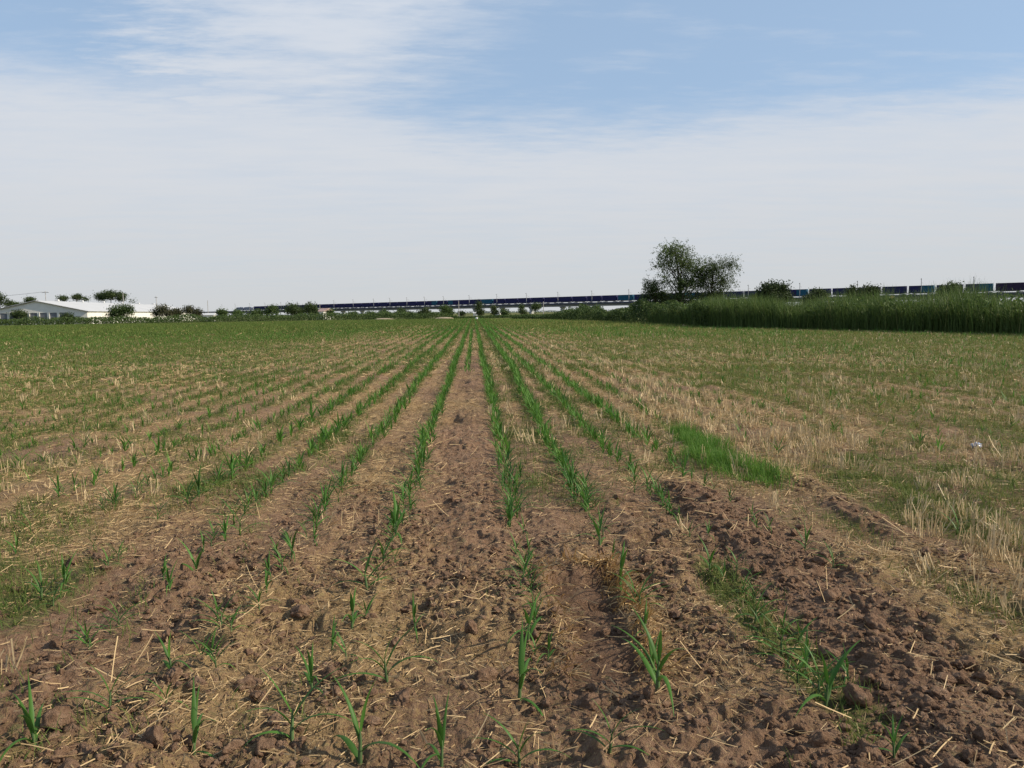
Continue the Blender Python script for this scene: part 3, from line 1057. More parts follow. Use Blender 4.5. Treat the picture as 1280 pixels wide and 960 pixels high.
RND = 'round dark trees behind the reeds'
woody('round_tree', 'wide round dark tree behind the reeds right of the tall trees', 'tree', 965, 96, [(958, 364, 15, 12), (972, 362, 15, 10), (983, 370, 9, 7), (947, 371, 8, 7), (965, 374, 24, 9)], nleaf=9500, leaf=.24, mat='darkest', seed=4, group=RND, trunk_r=.14)
woody('round_tree', 'low dark tree behind the reeds under the middle of the train', 'tree', 1020, 97, [(1012, 374, 10, 7), (1024, 369, 13, 8), (1020, 379, 18, 7)], nleaf=6500, leaf=.24, mat='darkest', seed=5, group=RND, trunk_r=.1)
woody('round_tree', 'two-humped dark tree behind the reeds, second from the right picture edge', 'tree', 1080, 90, [(1065, 365, 10, 8), (1087, 365, 14, 9), (1078, 373, 18, 7), (1078, 378, 20, 6)], nleaf=8500, leaf=.22, mat='darkest', seed=6, group=RND, trunk_r=.1)
woody('round_tree', 'dark round tree behind the reeds nearest the right picture edge', 'tree', 1188, 72, [(1183, 363, 12, 8), (1195, 361, 10, 8), (1175, 367, 7, 6), (1188, 370, 18, 7)], nleaf=5600, leaf=.19, mat='darkest', seed=7, group=RND, trunk_r=.09)

SHR = 'shrubs along the far left edge of the field'
BCK = 'trees in front of the viaduct'
P2 = ('stem', 'foliage')
shr = [
    (152, 200, [(150, 389, 17, 10), (140, 393, 11, 7), (162, 387, 9, 9)], 'mid', 'largest dark bush, covering the right end of the white barn wall', 520, SHR),
    (205, 204, [(205, 388, 10, 9), (196, 391, 10, 7), (213, 392, 8, 6)], 'olive', 'olive bush with a pointed top right of the largest dark bush', 360, SHR),
    (224, 206, [(223, 391, 9, 6)], 'olive', 'low olive bush between two taller olive bushes', 200, SHR),
    (241, 206, [(237, 388, 8, 7), (247, 391, 8, 6)], 'olive', 'olive bush just left of the small white low building', 260, SHR),
    (86, 196, [(86, 396, 9, 5)], 'dark', 'small dark bush in front of the barn openings', 150, SHR),
    (19, 200, [(20, 393, 9, 6), (30, 393, 6, 6)], 'dark', 'dark bush covering the leftmost barn openings', 190, SHR),
    (280, 208, [(279, 391, 8, 5)], 'mid', 'green bush right of the small white low building', 160, SHR),
    (299, 208, [(299, 392, 9, 5)], 'mid', 'low green bush directly under the locomotive nose', 160, SHR),
    (320, 208, [(320, 392, 9, 5)], 'mid', 'low green bush under the tail of the locomotive', 160, SHR),
    (341, 207, [(341, 387, 8, 7), (335, 391, 6, 5)], 'mid', 'upright green bush left of the pair of big dark bushes', 240, SHR),
    (370, 206, [(366, 387, 12, 9), (374, 390, 12, 8)], 'dark', 'big dark bush left of the pink roofed house', 420, SHR),
    (389, 207, [(388, 385, 8, 8), (392, 390, 6, 7)], 'dark', 'big dark bush touching the wall of the pink roofed house', 280, SHR),
    (414, 208, [(413, 391, 5, 5)], 'mid', 'small green bush right of the pink roofed house', 110, SHR),
    (440, 208, [(440, 393, 8, 4)], 'mid', 'low green bush under the train near the pink roofed house', 120, SHR),
    (462, 208, [(462, 393, 9, 4)], 'mid', 'flat green bush, second right of the pink roofed house', 130, SHR),
    (481, 206, [(481, 393, 9, 5)], 'mid', 'flat green bush, third right of the pink roofed house', 150, SHR),
    (504, 205, [(503, 391, 9, 6), (512, 393, 8, 5)], 'mid', 'wide green bush left of the pointed bush at the hedge end', 240, SHR),
    (532, 202, [(532, 391, 7, 8), (526, 394, 8, 6)], 'dark', 'dark pointed bush at the right end of the hedge', 300, SHR),
    (557, 215, [(557, 387, 9, 7), (560, 390, 9, 5)], 'mid', 'lone round green tree just past the hedge end', 320, BCK),
    (577, 240, [(577, 392, 5, 3)], 'dark', 'tiny dark shrub by the lone round green tree', 70, BCK),
    (599, 240, [(598, 382, 5, 8), (600, 390, 7, 6)], 'dark', 'slim dark tree above the row vanishing point', 260, BCK),
    (617, 245, [(617, 387, 5, 6), (619, 391, 5, 4)], 'dark', 'small dark tree right of the slim dark tree', 150, BCK),
    (633, 245, [(631, 391, 8, 5)], 'mid', 'low round green shrub between two small dark trees', 150, BCK),
    (653, 245, [(652, 386, 4, 7), (655, 391, 5, 5)], 'dark', 'upright dark tree left of the tree with a bare trunk', 170, BCK),
    (669, 235, [(669, 384, 5, 5), (673, 383, 4, 4)], 'dark', 'small dark tree with a bare trunk below the train', 160, BCK),
    (730, 150, [(728, 387, 6, 5), (735, 388, 5, 4)], 'mid', 'green shrub poking up above the brambles below the train', 170, BCK),
    (711, 155, [(712, 392, 9, 6)], 'mid', 'round green shrub at the left end of the brambles', 190, BCK),
    (747, 148, [(747, 388, 6, 4)], 'mid', 'low green shrub left of the short bushy tree', 120, BCK),
]
for i, (px, Z, lob, mt, lab, n, grp) in enumerate(shr):
    istree = 'tree' in lab and 'tree' == [w for w in ('tree', 'bush', 'shrub') if w in lab.split()][0]
    woody('small_tree' if istree else 'bush', lab, 'tree' if istree else 'bush', px, Z, lob, nleaf=n * 8, leaf=.36, mat=mt, seed=20 + i, group=grp, trunk_r=.1 if istree else .05,
          parts=('trunk', 'crown') if istree else P2, limbs=6)
BARN = 'trees behind the white barn'
for i, (px, Z, lob, lab, n) in enumerate([
        (4, 290, [(4, 374, 8, 8), (-8, 377, 12, 10), (10, 380, 8, 6)], 'dark tree behind the barn at the left picture edge', 500),
        (22, 295, [(20, 382, 8, 5), (29, 382, 5, 4)], 'low dark tree behind the left slope of the barn roof', 260),
        (41, 300, [(40, 376, 7, 4)], 'dark tree just left of the barn ridge', 220),
        (82, 330, [(81, 373, 7, 3)], 'small dark tree showing above the barn roof right of the pole', 150),
        (96, 330, [(96, 371.5, 7, 4), (107, 374, 5, 2)], 'dark tree in the middle above the barn roof', 220),
        (140, 310, [(127, 371, 9, 6), (140, 369, 10, 7), (152, 371, 8, 7), (166, 376, 4, 2)], 'largest dark tree above the barn roof, with a jagged top', 800)]):
    woody('barn_tree', lab, 'tree', px, Z, lob, nleaf=n * 7, leaf=.5, mat='dark', seed=70 + i, group=BARN, trunk_r=.18, limbs=8)


# ------------------------------------------------------------------ buildings on the left
def build_barn():
    cx, cy = at(109.5, 203)
    ga = -YAW + math.atan2(13, 100)                       # heading of the gable wall (local +x), ridge runs along local +y
    t = thing('white_barn', 'long low white barn with a pale sheet roof and grey curtained openings', 'barn', (cx, cy, 0), ga)
    Wd, Ln, ez, rz = 25., 106., 3.35, 6.15
    a = Acc()                                             # gable wall: local x from -Wd to 0
    n = 8
    xs = [-Wd + 1.2 + i * 2.42 for i in range(n)]
    w, z0, z1 = 1.78, .9, 3.05
    # wall pieces round the openings (plane y 0..0.25)
    edges = [-Wd] + [v for x in xs for v in (x, x + w)] + [0]
    for i in range(0, len(edges), 2):
        a.box(edges[i], edges[i + 1], 0, .25, 0, z1)
    for x in xs:
        a.box(x, x + w, 0, .25, 0, z0)
    a.add([(-Wd, 0, z1), (0, 0, z1), (0, 0, ez), (-Wd / 2, 0, rz), (-Wd, 0, ez)][:4] + [], [(0, 1, 2, 3)])
    a.add([(-Wd, 0, z1), (-Wd / 2, 0, rz), (-Wd, 0, ez), (-Wd, 0, z1 + .01)], [(0, 1, 2, 3)])
    a.build('gable_wall', 'white', t)
    b = Acc(); b.box(-.25, 0, .25, Ln, 0, ez - .02); b.box(-Wd, -Wd + .25, .25, Ln, 0, ez - .02); b.box(-Wd + .25, -.25, Ln - .25, Ln, 0, ez - .02)
    b.build('side_wall', 'white', t)
    for x in xs:
        fr = Acc().box(x + .003, x + w - .003, .13, .17, z0, z1)
        o = fr.build('curtain', 'curtain', t)
        k = Acc()
        k.box(x - .16, x - .003, -.10, -.003, 0, z1 + .1)
        k.build('pillar', 'white', t)
    r = Acc()
    sl = (rz - ez) / (Wd / 2)
    for sgn in (-1, 1):
        xe = -Wd / 2 + sgn * (Wd / 2 + .45)
        zr, ze = rz + .02, ez - .45 * sl + .02
        V = [(-Wd / 2, -.5, zr), (xe, -.5, ze), (xe, Ln + .5, ze), (-Wd / 2, Ln + .5, zr)]
        V += [(x, y, z + .12) for x, y, z in V]
        r.add(V, [(0, 1, 2, 3), (7, 6, 5, 4), (0, 4, 5, 1), (1, 5, 6, 2), (2, 6, 7, 3), (3, 7, 4, 0)])
    ro = r.build('roof', 'roofw', t)
    tr = Acc()
    for sgn in (-1, 1):
        xe = -Wd / 2 + sgn * (Wd / 2 + .5)
        tr.tube([(-Wd / 2, -.53, rz + .06), (xe, -.53, ez - .4 * sl)], .09, 4)
    tr.build('roof_trim', 'trim', ro)
    tr = Acc()
    for k in range(6):
        y = 12 + k * 16
        tr.frustum((-Wd / 2 - .5, -Wd / 2 + .5, y, y + 1.), (-Wd / 2 - .4, -Wd / 2 + .4, y + .1, y + .9), rz + .1, rz + .65)
    tr.build('ridge_vent', 'roofw', ro)


build_barn()


def small_house(name, label, cat, px, Z, w, d, h, rh, wallm, roofm, rz=0., win=True):
    x, y = at(px, Z)
    t = thing(name, label, cat, (x, y, 0), -YAW + rz)
    Acc().box(-w / 2, w / 2, 0, d, 0, h).build('wall', wallm, t)
    r = Acc()
    V = [(-w / 2 - .25, -.3, h + .003), (w / 2 + .25, -.3, h + .003), (w / 2 + .25, d + .3, h + .003), (-w / 2 - .25, d + .3, h + .003), (-w / 2 - .25, d / 2, h + rh), (w / 2 + .25, d / 2, h + rh)]
    r.add(V + V[:2], [(3, 2, 1, 0), (0, 1, 5, 4), (2, 3, 4, 5), (3, 0, 4, 4), (1, 2, 5, 5)])
    # gable triangles come as degenerate quads: drop their repeated corner
    F = [(3, 2, 1, 0), (0, 1, 5, 4), (2, 3, 4, 5), (3, 0, 4), (1, 2, 5)]
    link('roof', mesh_from('roof', np.array(V), F, roofm), t)
    if win:
        f = Acc().box(-w * .2, w * .02, -.05, -.003, h * .4, h * .75).build('window', 'glass', t)
        Acc().box(w * .2, w * .38, -.05, -.003, 0, h * .7).build('door', 'trim', t)
    return t


small_house('pink_roofed_house', 'small white house with a faded pink tiled roof beside big dark bushes', 'house', 400, 238, 2.6, 5, 2.5, 1.0, 'white', 'pinkroof', R(-25))
small_house('white_low_building', 'small low white building with a pale roof left of the locomotive', 'building', 258, 240, 4.2, 5, 1.9, .7, 'white', 'roofw', R(12))
small_house('white_hut', 'small pale hut beside the slim dark tree below the train', 'hut', 595, 262, 1.5, 2, 1.2, .5, 'white', 'roofw', R(8), False)
small_house('white_hut', 'wider pale hut between two small dark trees below the train', 'hut', 621, 265, 2.1, 2, 1.3, .4, 'white', 'roofw', R(-8), False)


# ------------------------------------------------------------------ poles
def pole(label, px, Z, top_py, r=.11, arm=0., double=False, wires=None, arm_drop=.35):
    x, y = at(px, Z)
    h = hgt(px, top_py, Z)
    t = thing('utility_pole', label, 'pole', (x, y, 0), -YAW, 'concrete poles beyond the field')
    Acc().tube([(0, 0, -.2), (0, 0, h)], [r * 1.25, r * .8], 8).build('post', 'pole', t, True)
    if arm:
        Acc().box(-arm, arm, -.06, .06, h - arm_drop - .12, h - arm_drop).build('crossarm', 'steel', t)
        for s in (-.85, 0, .85):
            Acc().frustum((s * arm - .06, s * arm + .06, -.06, .06), (s * arm - .03, s * arm + .03, -.03, .03), h - arm_drop + .003, h - arm_drop + .25).build('insulator', 'white', t)
    if wires:
        for s in (-.85, 0, .85):
            P = []
            ex, ez = wires
            for k in range(13):
                q = k / 12
                P.append((s * arm + ex * q, 8 * q, h - arm_drop + .2 + (ez - h) * q - 2.2 * 4 * q * (1 - q) * .4))
            Acc().tube(P, .012, 4).build('wire', 'steel', t)
    return t


pole('utility pole with a crossarm standing behind the barn ridge', 59, 232, 364.2, arm=1.0, wires=(-46, 9.0))
pole('pale concrete pole beside the jagged tree above the barn roof', 155.5, 250, 366.5)
pole('thin pole with a short crossarm above the pointed olive bush', 196.5, 255, 370.5, arm=.45)
pole('slender pale pole left of the locomotive by the small white building', 260.4, 262, 375.5, r=.1)
pole('slender pale pole in front of the train beside the pink roofed house', 400.2, 246, 380, r=.1)
pole('slender pale pole in front of the train right of the lone round tree', 573.6, 226, 376, r=.1)
pole('slender pale pole in front of the train right of the bare trunked tree', 679.3, 222, 377, r=.1)


# ------------------------------------------------------------------ viaduct and freight train
VP = -420.
LA = math.atan2(VP - 638.7, 964.)                         # heading of the line against the camera's forward direction
ldir = f0 * math.cos(LA) + r0 * math.sin(LA)              # points away to the left
LRZ = math.atan2(ldir[1], ldir[0])
V0 = np.array(at(1245, 405) + (0,))
nrm = np.array([ldir[1], -ldir[0], 0])                    # toward the right of travel
if nrm @ -V0 < 0:
    nrm = -nrm                                            # nrm points to the camera side


def t_at(px):
    """distance along the line of the point seen in photo column px"""
    d = ray(px, hor(px)); d = np.array([d[0], d[1]])
    A = np.array([[ldir[0], -d[0]], [ldir[1], -d[1]]])
    return float(np.linalg.solve(A, -V0[:2])[0])


def line_pt(t, off=0., z=0.):
    p = V0 + ldir * t + nrm * off
    return (p[0], p[1], z)


NSIDE = 1. if (nrm @ np.array([-math.sin(LRZ), math.cos(LRZ), 0])) > 0 else -1.   # local +y sign of the camera side
DECK = 7.7


def build_viaduct():
    t = thing('railway_viaduct', 'long grey concrete railway viaduct carrying the freight train', 'viaduct', line_pt(0), LRZ)
    t0, t1 = t_at(1375), t_at(165)
    span = 32.
    n = int((t1 - t0) / span) + 1
    # pier phase from the photograph: a pier in column 703
    ph = t_at(703.5)
    k0 = math.floor((t0 - ph) / span)
    for k in range(k0, k0 + n + 1):
        x = ph + k * span
        g = Acc()
        g.frustum((x + .05, x + span - .05, -1.9, 1.9), (x + .05, x + span - .05, -2.7, 2.7), 5.05, 6.65)
        g.build('girder', 'girder', t)
        d = Acc(); d.box(x + .02, x + span - .02, -4.1, 4.1, 6.652, 7.05)
        for s in (-1, 1):
            d.box(x + .02, x + span - .02, s * 4.0 - .12, s * 4.0 + .12, 7.053, 7.85)
        d.build('deck_slab', 'fascia', t)
        p = Acc()
        p.box(x - 1.1, x + 1.1, -1.35, 1.35, -.3, 3.9)
        p.frustum((x - 1.1, x + 1.1, -1.35, 1.35), (x - 1.35, x + 1.35, -2.7, 2.7), 3.903, 4.75)
        p.box(x - 1.3, x + 1.3, -2.2, 2.2, 4.753, 5.03)
        p.build('pier', 'concrete', t)
    for s in (-.72, .72):
        Acc().box(t0, t1, s - .05, s + .05, 7.45, 7.66).build('rail', 'steel', t)
    Acc().box(t0, t1, -2.6, 2.6, 7.055, 7.447).build('ballast', 'fascia', t)
    return t


build_viaduct()

RAIL = 7.68
PITCHW = 13.95
T_LOCO = t_at(296.5)
TOP = 12.75


def bogie_geo(a, x):
    for dx in (-.9, .9):
        for s in (-.72, .72):
            a.tube([(x + dx, s - .07, RAIL + .42), (x + dx, s + .07, RAIL + .42)], .42, 12)
    a.box(x - 1.5, x + 1.5, -.95, -.82, RAIL + .3, RAIL + .62)
    a.box(x - 1.5, x + 1.5, .82, .95, RAIL + .3, RAIL + .62)
    return a


def rebase(a, x):
    a.V = [v - np.array([x, 0, RAIL]) for v in a.V]
    return a


def build_train():
    # locomotive: two coupled sections at the left end
    for i, (c, lab) in enumerate(((T_LOCO - 9.5, 'leading grey blue locomotive section at the far left end of the train'), (T_LOCO - 28.5, 'second grey blue locomotive section behind the leading one'))):
        t = thing('locomotive', lab, 'locomotive', line_pt(c, 0, RAIL), LRZ, 'locomotive sections at the head of the train')
        sg = 1 if i == 0 else -1
        a = Acc(); a.box(-8.7, 8.7, -1.5, 1.5, .95, 2.8)
        a.frustum((-8.7, 8.7, -1.5, 1.5), (-8.5 if sg > 0 else -7.9, 7.9 if sg > 0 else 8.5, -1.45, 1.45), 2.803, 4.1)
        a.build('body', 'locoblue', t)
        r = Acc().frustum((-8.2, 7.8, -1.44, 1.44), (-8.1, 7.7, -1.1, 1.1), 4.103, 4.5); r.build('roof', 'locogrey', t)
        s = Acc(); s.box(-8.0, 7.4, NSIDE * 1.51 - .02, NSIDE * 1.51 + .02, 1.7, 2.75); s.build('side_stripe', 'locogrey', t)
        w = Acc(); w.box(sg * 8.72 - .015, sg * 8.72 + .015, -1.1, 1.1, 1.9, 2.7); w.build('windscreen', 'glass', t)
        for x in (-5.4, 5.4):
            b = Acc(); bogie_geo(b, x); b.V = [v - np.array([0, 0, RAIL]) for v in b.V]; b.build('bogie', 'steel', t)
        q = Acc(); q.box(-1.0, 1.0, -.5, .5, 4.55, 4.7); q.tube([(-.9, 0, 4.65), (.6, 0, 5.1), (-.6, 0, 5.5)], .05, 4); q.build('pantograph', 'steel', t)
    tf = T_LOCO - 39.0                                     # front end of the first wagon
    n = int((tf - t_at(1330)) / PITCHW) + 1
    # shift so that one gap falls in photo column 1242
    g = (tf - t_at(1242.2)) / PITCHW
    tf -= (g - round(g)) * PITCHW
    # shared wagon meshes
    fr = Acc(); L = PITCHW - 1.2
    fr.box(-L / 2, L / 2, -1.35, 1.35, .98, 1.22); fr.box(-L / 2 + 1.8, L / 2 - 1.8, -.35, .35, .72, .978)
    for s in (-1, 1):
        fr.box(s * L / 2 - .3 * (s > 0), s * L / 2 + .3 * (s < 0), -1.3, 1.3, 1.223, 1.36)
        fr.tube([(s * L / 2, 0, .9), (s * (L / 2 + .6), 0, .9)], .12, 6)
    frame = fr.mesh('frame', 'steel')
    bg = Acc(); bogie_geo(bg, 0); bg.V = [v - np.array([0, 0, RAIL]) for v in bg.V]
    bogie = bg.mesh('bogie', 'steel')
    CH = TOP - RAIL - 1.225

    def container(length):
        a = Acc()
        hl = length / 2
        a.box(-hl, hl, -1.2, 1.2, 0.003, CH)
        b = Acc()
        nr = int(length / .55)
        for s in (-1, 1):                                # pressed vertical ribs
            for i in range(nr):
                x = -hl + .3 + (length - .6) * (i + .5) / nr
                b.box(x - .11, x + .11, s * 1.22 - .017, s * 1.22 + .017, .16, CH - .12)
        c = Acc()
        for xx in (-hl, hl):
            for s in (-1, 1):
                c.box(xx - .07, xx + .07, s * 1.22 - .07, s * 1.22 + .07, .01, CH + .01)
        for o in (b, c):
            for v, q_, e_ in zip(o.V, o.Q, o.A):
                a.add(v, np.asarray(q_) - q_.min(), e_)
        return a
    meshes = {}
    for ln in (12.3, 6.08):
        full = container(ln)
        for col in ('navy', 'teal', 'purple'):
            hl = ln / 2
            dr = Acc().box(-hl - .05, -hl - .003, -1.1, 1.1, .15, CH - .12)
            for yy in (-.6, -.25, .25, .6):
                dr.tube([(-hl - .065, yy, .2), (-hl - .065, yy, CH - .2)], .02, 4)
            meshes[ln, col] = (full.mesh('body', col), dr.mesh('door', col))
    TEAL = [(541, 549), (560.5, 570), (603, 616), (776, 790), (851, 872), (990.5, 1004), (1153, 1166), (1206.5, 1239.5)]

    def anchor(i, px):
        """words that place wagon i"""
        ref = [(k, abs(k - i)) for k in (0,)]
        return f"{ordinal(i + 1)} wagon behind the locomotive"
    for i in range(n + 1):
        c = tf - (i + .5) * PITCHW
        p = V0 + ldir * c
        zc = np.array([p[0], p[1], 10 - H])
        px = 640 + FPX * (zc @ Rt) / (zc @ Fw)
        right = n - i
        place = anchor(i, px)
        w = thing('flat_wagon', f'low dark container wagon, the {place}', 'wagon', line_pt(c, 0, RAIL), LRZ, 'wagons of the freight train')
        link('frame', frame, w)
        for s in (-1, 1):
            link('bogie', bogie, w, (s * (L / 2 - 2.0), 0, 0))
        halves = []
        for s in (1, -1):                                # +: towards the locomotive (left in the photograph)
            q = V0 + ldir * (c + s * 3.1); zz = np.array([q[0], q[1], 10 - H]); hx = 640 + FPX * (zz @ Rt) / (zz @ Fw)
            halves.append('teal' if any(a <= hx <= b for a, b in TEAL) and not (1206 < hx < 1222) else 'purple' if hx > 1243 else 'navy')
        if halves[0] == halves[1]:
            items = [(12.3, halves[0], 0)]
        else:
            items = [(6.08, halves[0], 3.11), (6.08, halves[1], -3.11)]
        for ln, colr, off in items:
            nm = {'navy': 'navy blue', 'teal': 'teal blue', 'purple': 'violet black'}[colr]
            ct = thing('freight_container', f"{'long' if ln > 8 else 'short'} {nm} container on the {place}", 'container', line_pt(c + off, 0, RAIL + 1.223), LRZ, f'{nm} containers on the train')
            for nme, me in zip(('body', 'door'), meshes[ln, colr]):
                link(nme, me, ct)


build_train()


def build_masts():
    pxs = [281.5, 298, 316.3, 335.4, 355.3, 376.2, 398.3, 421.5, 445.6, 471.2, 491.5, 512.7, 534.7, 558.4, 590.6, 625, 661.9, 701.2, 743.5, 789.6, 838, 886.5, 938.2, 1002.2, 1073.8, 1153, 1218]
    a = Acc()
    a.tube([(0, 0, -.6), (0, 0, 8.9)], [.22, .16], 8)
    post = a.mesh('post', 'galv', True)
    br = Acc()
    br.tube([(0, 0, 6.9), (0, -NSIDE * 3.4, 6.3)], .055, 4); br.tube([(0, 0, 5.3), (0, -NSIDE * 3.2, 6.3)], .055, 4); br.tube([(0, -NSIDE * .2, 8.5), (0, NSIDE * 1.0, 8.65)], .06, 4)
    bracket = br.mesh('bracket', 'galv')
    ins = Acc().tube([(0, NSIDE * .9, 8.2), (0, NSIDE * .9, 8.65)], [.12, .12], 6).mesh('insulator', 'steel')
    for i, px in enumerate(pxs):
        where = f'the {ordinal(i + 1)} from the left along the viaduct'
        t = thing('catenary_mast', f'slim grey catenary mast, {where}', 'mast', line_pt(t_at(px), 3.62, DECK), LRZ, 'catenary masts along the viaduct')
        link('post', post, t); link('bracket', bracket, t); link('insulator', ins, t)


build_masts()


# ------------------------------------------------------------------ small things in the field
def build_small():
    V0_, F0 = ico(3)
    rs = np.random.default_rng(81)
    x, y = on_ground(1220, 561)
    v = V0_.copy()
    v *= (1 + .55 * (np.abs(2 * fbm(v[:, 0] * 2.4 + 3, v[:, 1] * 2.4 + v[:, 2] * 1.9, 83, 3) - 1)) - .2)[:, None]
    v *= np.array([.07, .045, .028])
    tag(link('plastic_bag', mesh_from('plastic_bag', v, F0, 'plastic'), None, (x, y, float(gz(x, y)) + .04), .4), 'crumpled pale blue plastic scrap lying among stubble at the right', 'litter')
    x, y = at(595.7, 158)
    v = V0_ * np.array([.27, .2, .26]) * (1 + .25 * (fbm(V0_[:, 0] * 3, V0_[:, 1] * 3 + V0_[:, 2], 84, 2) - .5))[:, None]
    tag(link('white_sack', mesh_from('white_sack', v, F0, 'whiteplastic', smooth=True), None, (x, y, float(gz(x, y)) + .22)), 'small white sack standing at the far end of the maize rows', 'sack')
    for px, w, lab in ((480, 2.6, 'low pale earth mound in front of the hedge under the train'), (555, 2.4, 'low pale earth mound in front of the lone round tree')):
        x, y = at(px, 184)
        v = V0_ * np.array([w, .9, .42]) * (1 + .3 * (fbm(V0_[:, 0] * 3 + px, V0_[:, 1] * 3 + V0_[:, 2], 85, 3) - .5))[:, None]
        tag(link('earth_mound', mesh_from('earth_mound', v, F0, 'pale_earth', smooth=True), None, (x, y, .05), -YAW), lab, 'mound', 'earth mounds at the far edge')


build_small()

# ------------------------------------------------------------------ daylight
SUN_AZ, SUN_EL = R(97), R(33)                             # azimuth from the row direction towards the right
sl = bpy.data.lights.new('sun', 'SUN')
sl.energy = 4.6
sl.angle = R(1.0)
sl.color = (1, .89, .71)
so = bpy.data.objects.new('sun', sl)
COL.objects.link(so)
sd = Vector((math.sin(SUN_AZ) * math.cos(SUN_EL), math.cos(SUN_AZ) * math.cos(SUN_EL), math.sin(SUN_EL)))
so.rotation_euler = sd.to_track_quat('Z', 'Y').to_euler()
so.location = sd * 50

w = bpy.data.worlds.new('World')
scene.world = w
w.use_nodes = True
nt = w.node_tree
nt.nodes.clear()
out = N(nt, 'ShaderNodeOutputWorld')
sky = N(nt, 'ShaderNodeTexSky')
sky.sky_type = 'NISHITA'
sky.sun_disc = False
sky.sun_elevation = SUN_EL
sky.sun_rotation = SUN_AZ
sky.air_density = 1.0; sky.dust_density = .6; sky.ozone_density = 1.5
bgs = N(nt, 'ShaderNodeBackground'); bgs.inputs[1].default_value = .12
nt.links.new(sky.outputs[0], bgs.inputs[0])
tc = N(nt, 'ShaderNodeTexCoord').outputs['Generated']
sep = N(nt, 'ShaderNodeSeparateXYZ'); nt.links.new(tc, sep.inputs[0])


def mth(op, a, b=None, c=None, clamp=False):
    n = N(nt, 'ShaderNodeMath', operation=op, use_clamp=clamp)
    for i, v in enumerate((a, b, c)):
        if v is None:
            continue
        if isinstance(v, (int, float)):
            n.inputs[i].default_value = v
        else:
            nt.links.new(v, n.inputs[i])
    return n.outputs[0]


def mrange(v, a, b, c=0., d=1.):
    n = N(nt, 'ShaderNodeMapRange', interpolation_type='SMOOTHSTEP')
    nt.links.new(v, n.inputs[0])
    for i, q in zip((1, 2, 3, 4), (a, b, c, d)):
        n.inputs[i].default_value = q
    return n.outputs[0]


el = mth('MULTIPLY', mth('ARCSINE', sep.outputs[2]), 180 / math.pi)
az = mth('MULTIPLY', mth('ARCTAN2', sep.outputs[0], sep.outputs[1]), 180 / math.pi)   # degrees from the row direction, right positive
# cloud sheet seen on a flat layer overhead
den = mth('MAXIMUM', mth('ADD', sep.outputs[2], .06), .02)
cu = mth('DIVIDE', sep.outputs[0], den); cv = mth('DIVIDE', sep.outputs[1], den)
cmb = N(nt, 'ShaderNodeCombineXYZ'); nt.links.new(cu, cmb.inputs[0]); nt.links.new(cv, cmb.inputs[1])


def cnoise(sx, sy, rot, detail, rough, off=0.):
    mp = N(nt, 'ShaderNodeMapping'); nt.links.new(cmb.outputs[0], mp.inputs[0])
    mp.inputs['Scale'].default_value = (sx, sy, 1); mp.inputs['Rotation'].default_value = (0, 0, rot); mp.inputs['Location'].default_value = (off, off * .7, 0)
    return noise_n(nt, 1., detail, rough, vec=mp.outputs[0])


n1 = cnoise(.55, .9, R(15), 7, .58, 3.)
n2 = cnoise(1.6, 4.2, R(-18), 8, .62, 9.)
n3 = cnoise(.25, .35, 0, 4, .5, 5.)
n4 = cnoise(4.5, 11., R(-22), 8, .65, 2.)
wob = mth('MULTIPLY_ADD', mth('SUBTRACT', n1, .5), 5., mth('MULTIPLY', mth('SUBTRACT', n2, .5), 5.))
elw = mth('ADD', el, wob)
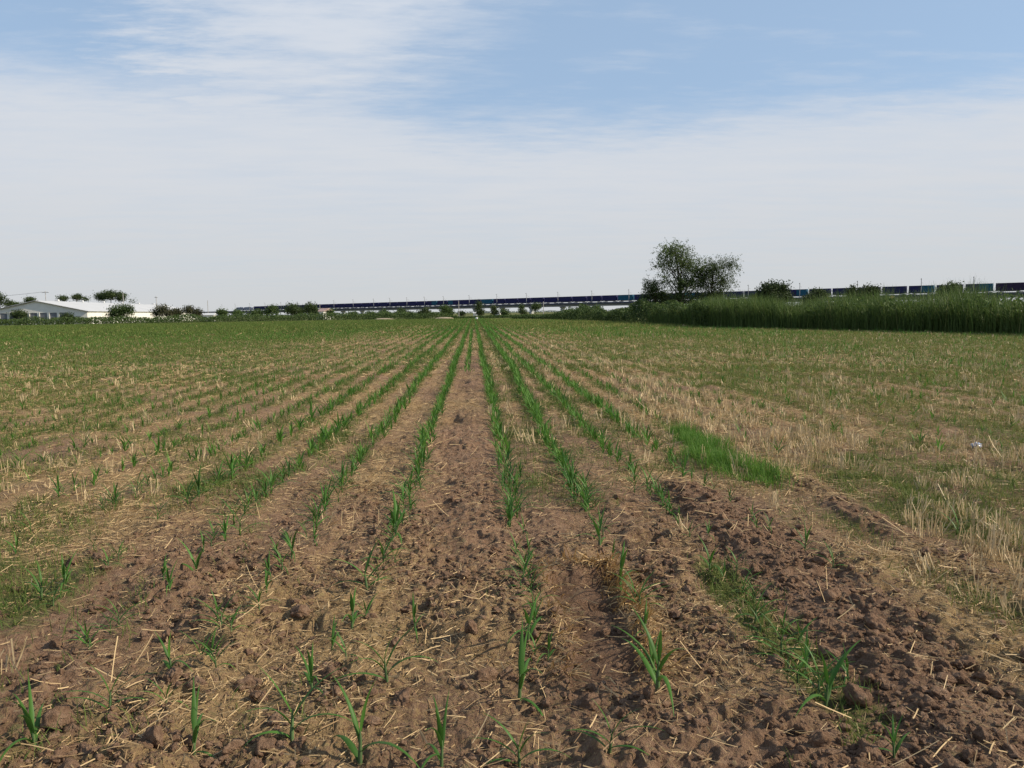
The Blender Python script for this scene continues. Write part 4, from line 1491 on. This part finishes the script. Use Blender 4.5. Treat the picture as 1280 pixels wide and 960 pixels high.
# right of the picture the bank ends lower than on the left
azr = mrange(az, -12, 2, 0, 2.2)
bank = mrange(mth('MULTIPLY_ADD', mth('SUBTRACT', n4, .5), 4., mth('ADD', elw, azr)), 12.4, 18.0, 1, 0)
azs = mth('MULTIPLY_ADD', mth('SUBTRACT', n4, .5), 16., mth('MULTIPLY_ADD', mth('SUBTRACT', el, 18), -.7, az))
azw = mth('ADD', azs, mth('MULTIPLY_ADD', mth('SUBTRACT', n2, .5), 16., mth('MULTIPLY', mth('SUBTRACT', n1, .5), 10.)))
col_l = mrange(mth('ADD', azw, mth('MULTIPLY', mth('SUBTRACT', el, 18), .7)), -25, -15.5, 0, 1)
col_r = mrange(azw, -9, 4, 1, 0)
column = mth('MULTIPLY', mth('MULTIPLY', col_l, col_r), mrange(n2, .28, .6, .35, .92))
high = mth('MULTIPLY', mrange(mth('MULTIPLY_ADD', n1, .6, mth('MULTIPLY', n3, .4)), .42, .66, 0, .45), mrange(el, 24, 40, 0, 1))
cover = mth('MAXIMUM', mth('MAXIMUM', bank, column), high)
tex = mrange(mth('MULTIPLY_ADD', n2, .6, mth('MULTIPLY', n1, .4)), .3, .62, .80, 1.)
low = mrange(el, 1, 5, 1, 0)
tex = mth('MAXIMUM', tex, low)
cover = mth('MULTIPLY', cover, tex, clamp=True)
wisp = mth('MULTIPLY', mrange(n2, .5, .72, 0, .25), mrange(el, 8, 14, 0, 1))
cover = mth('MAXIMUM', cover, wisp)
cr = N(nt, 'ShaderNodeValToRGB')
nt.links.new(mth('DIVIDE', el, 30., clamp=True), cr.inputs[0])
e = cr.color_ramp.elements
e.new(.5)
for q, (p_, c_) in zip(e, ((0., (.52, .535, .545)), (.3, (.56, .585, .625)), (1., (.60, .645, .72)))):
    q.position = p_; q.color = (*c_, 1)
bgc = N(nt, 'ShaderNodeBackground'); bgc.inputs[1].default_value = 1.0
nt.links.new(cr.outputs[0], bgc.inputs[0])
mx = N(nt, 'ShaderNodeMixShader')
nt.links.new(cover, mx.inputs[0]); nt.links.new(bgc.outputs[0], mx.inputs[2])
# thin high veil that pales the open blue
veil = N(nt, 'ShaderNodeBackground'); veil.inputs[0].default_value = (.33, .455, .625, 1)
mv = N(nt, 'ShaderNodeMixShader'); nt.links.new(mrange(el, 20, 50, .7, .15), mv.inputs[0])
nt.links.new(bgs.outputs[0], mv.inputs[1]); nt.links.new(veil.outputs[0], mv.inputs[2]); nt.links.new(mv.outputs[0], mx.inputs[1])
nt.links.new(mx.outputs[0], out.inputs[0])

vs = scene.view_settings
vs.view_transform = 'Standard'
vs.look = 'None'
vs.exposure = .25
vs.gamma = 1.
vs.use_curve_mapping = False
scene.cycles.max_bounces = 6
scene.cycles.diffuse_bounces = 3
scene.cycles.transparent_max_bounces = 4
scene.cycles.use_denoising = True
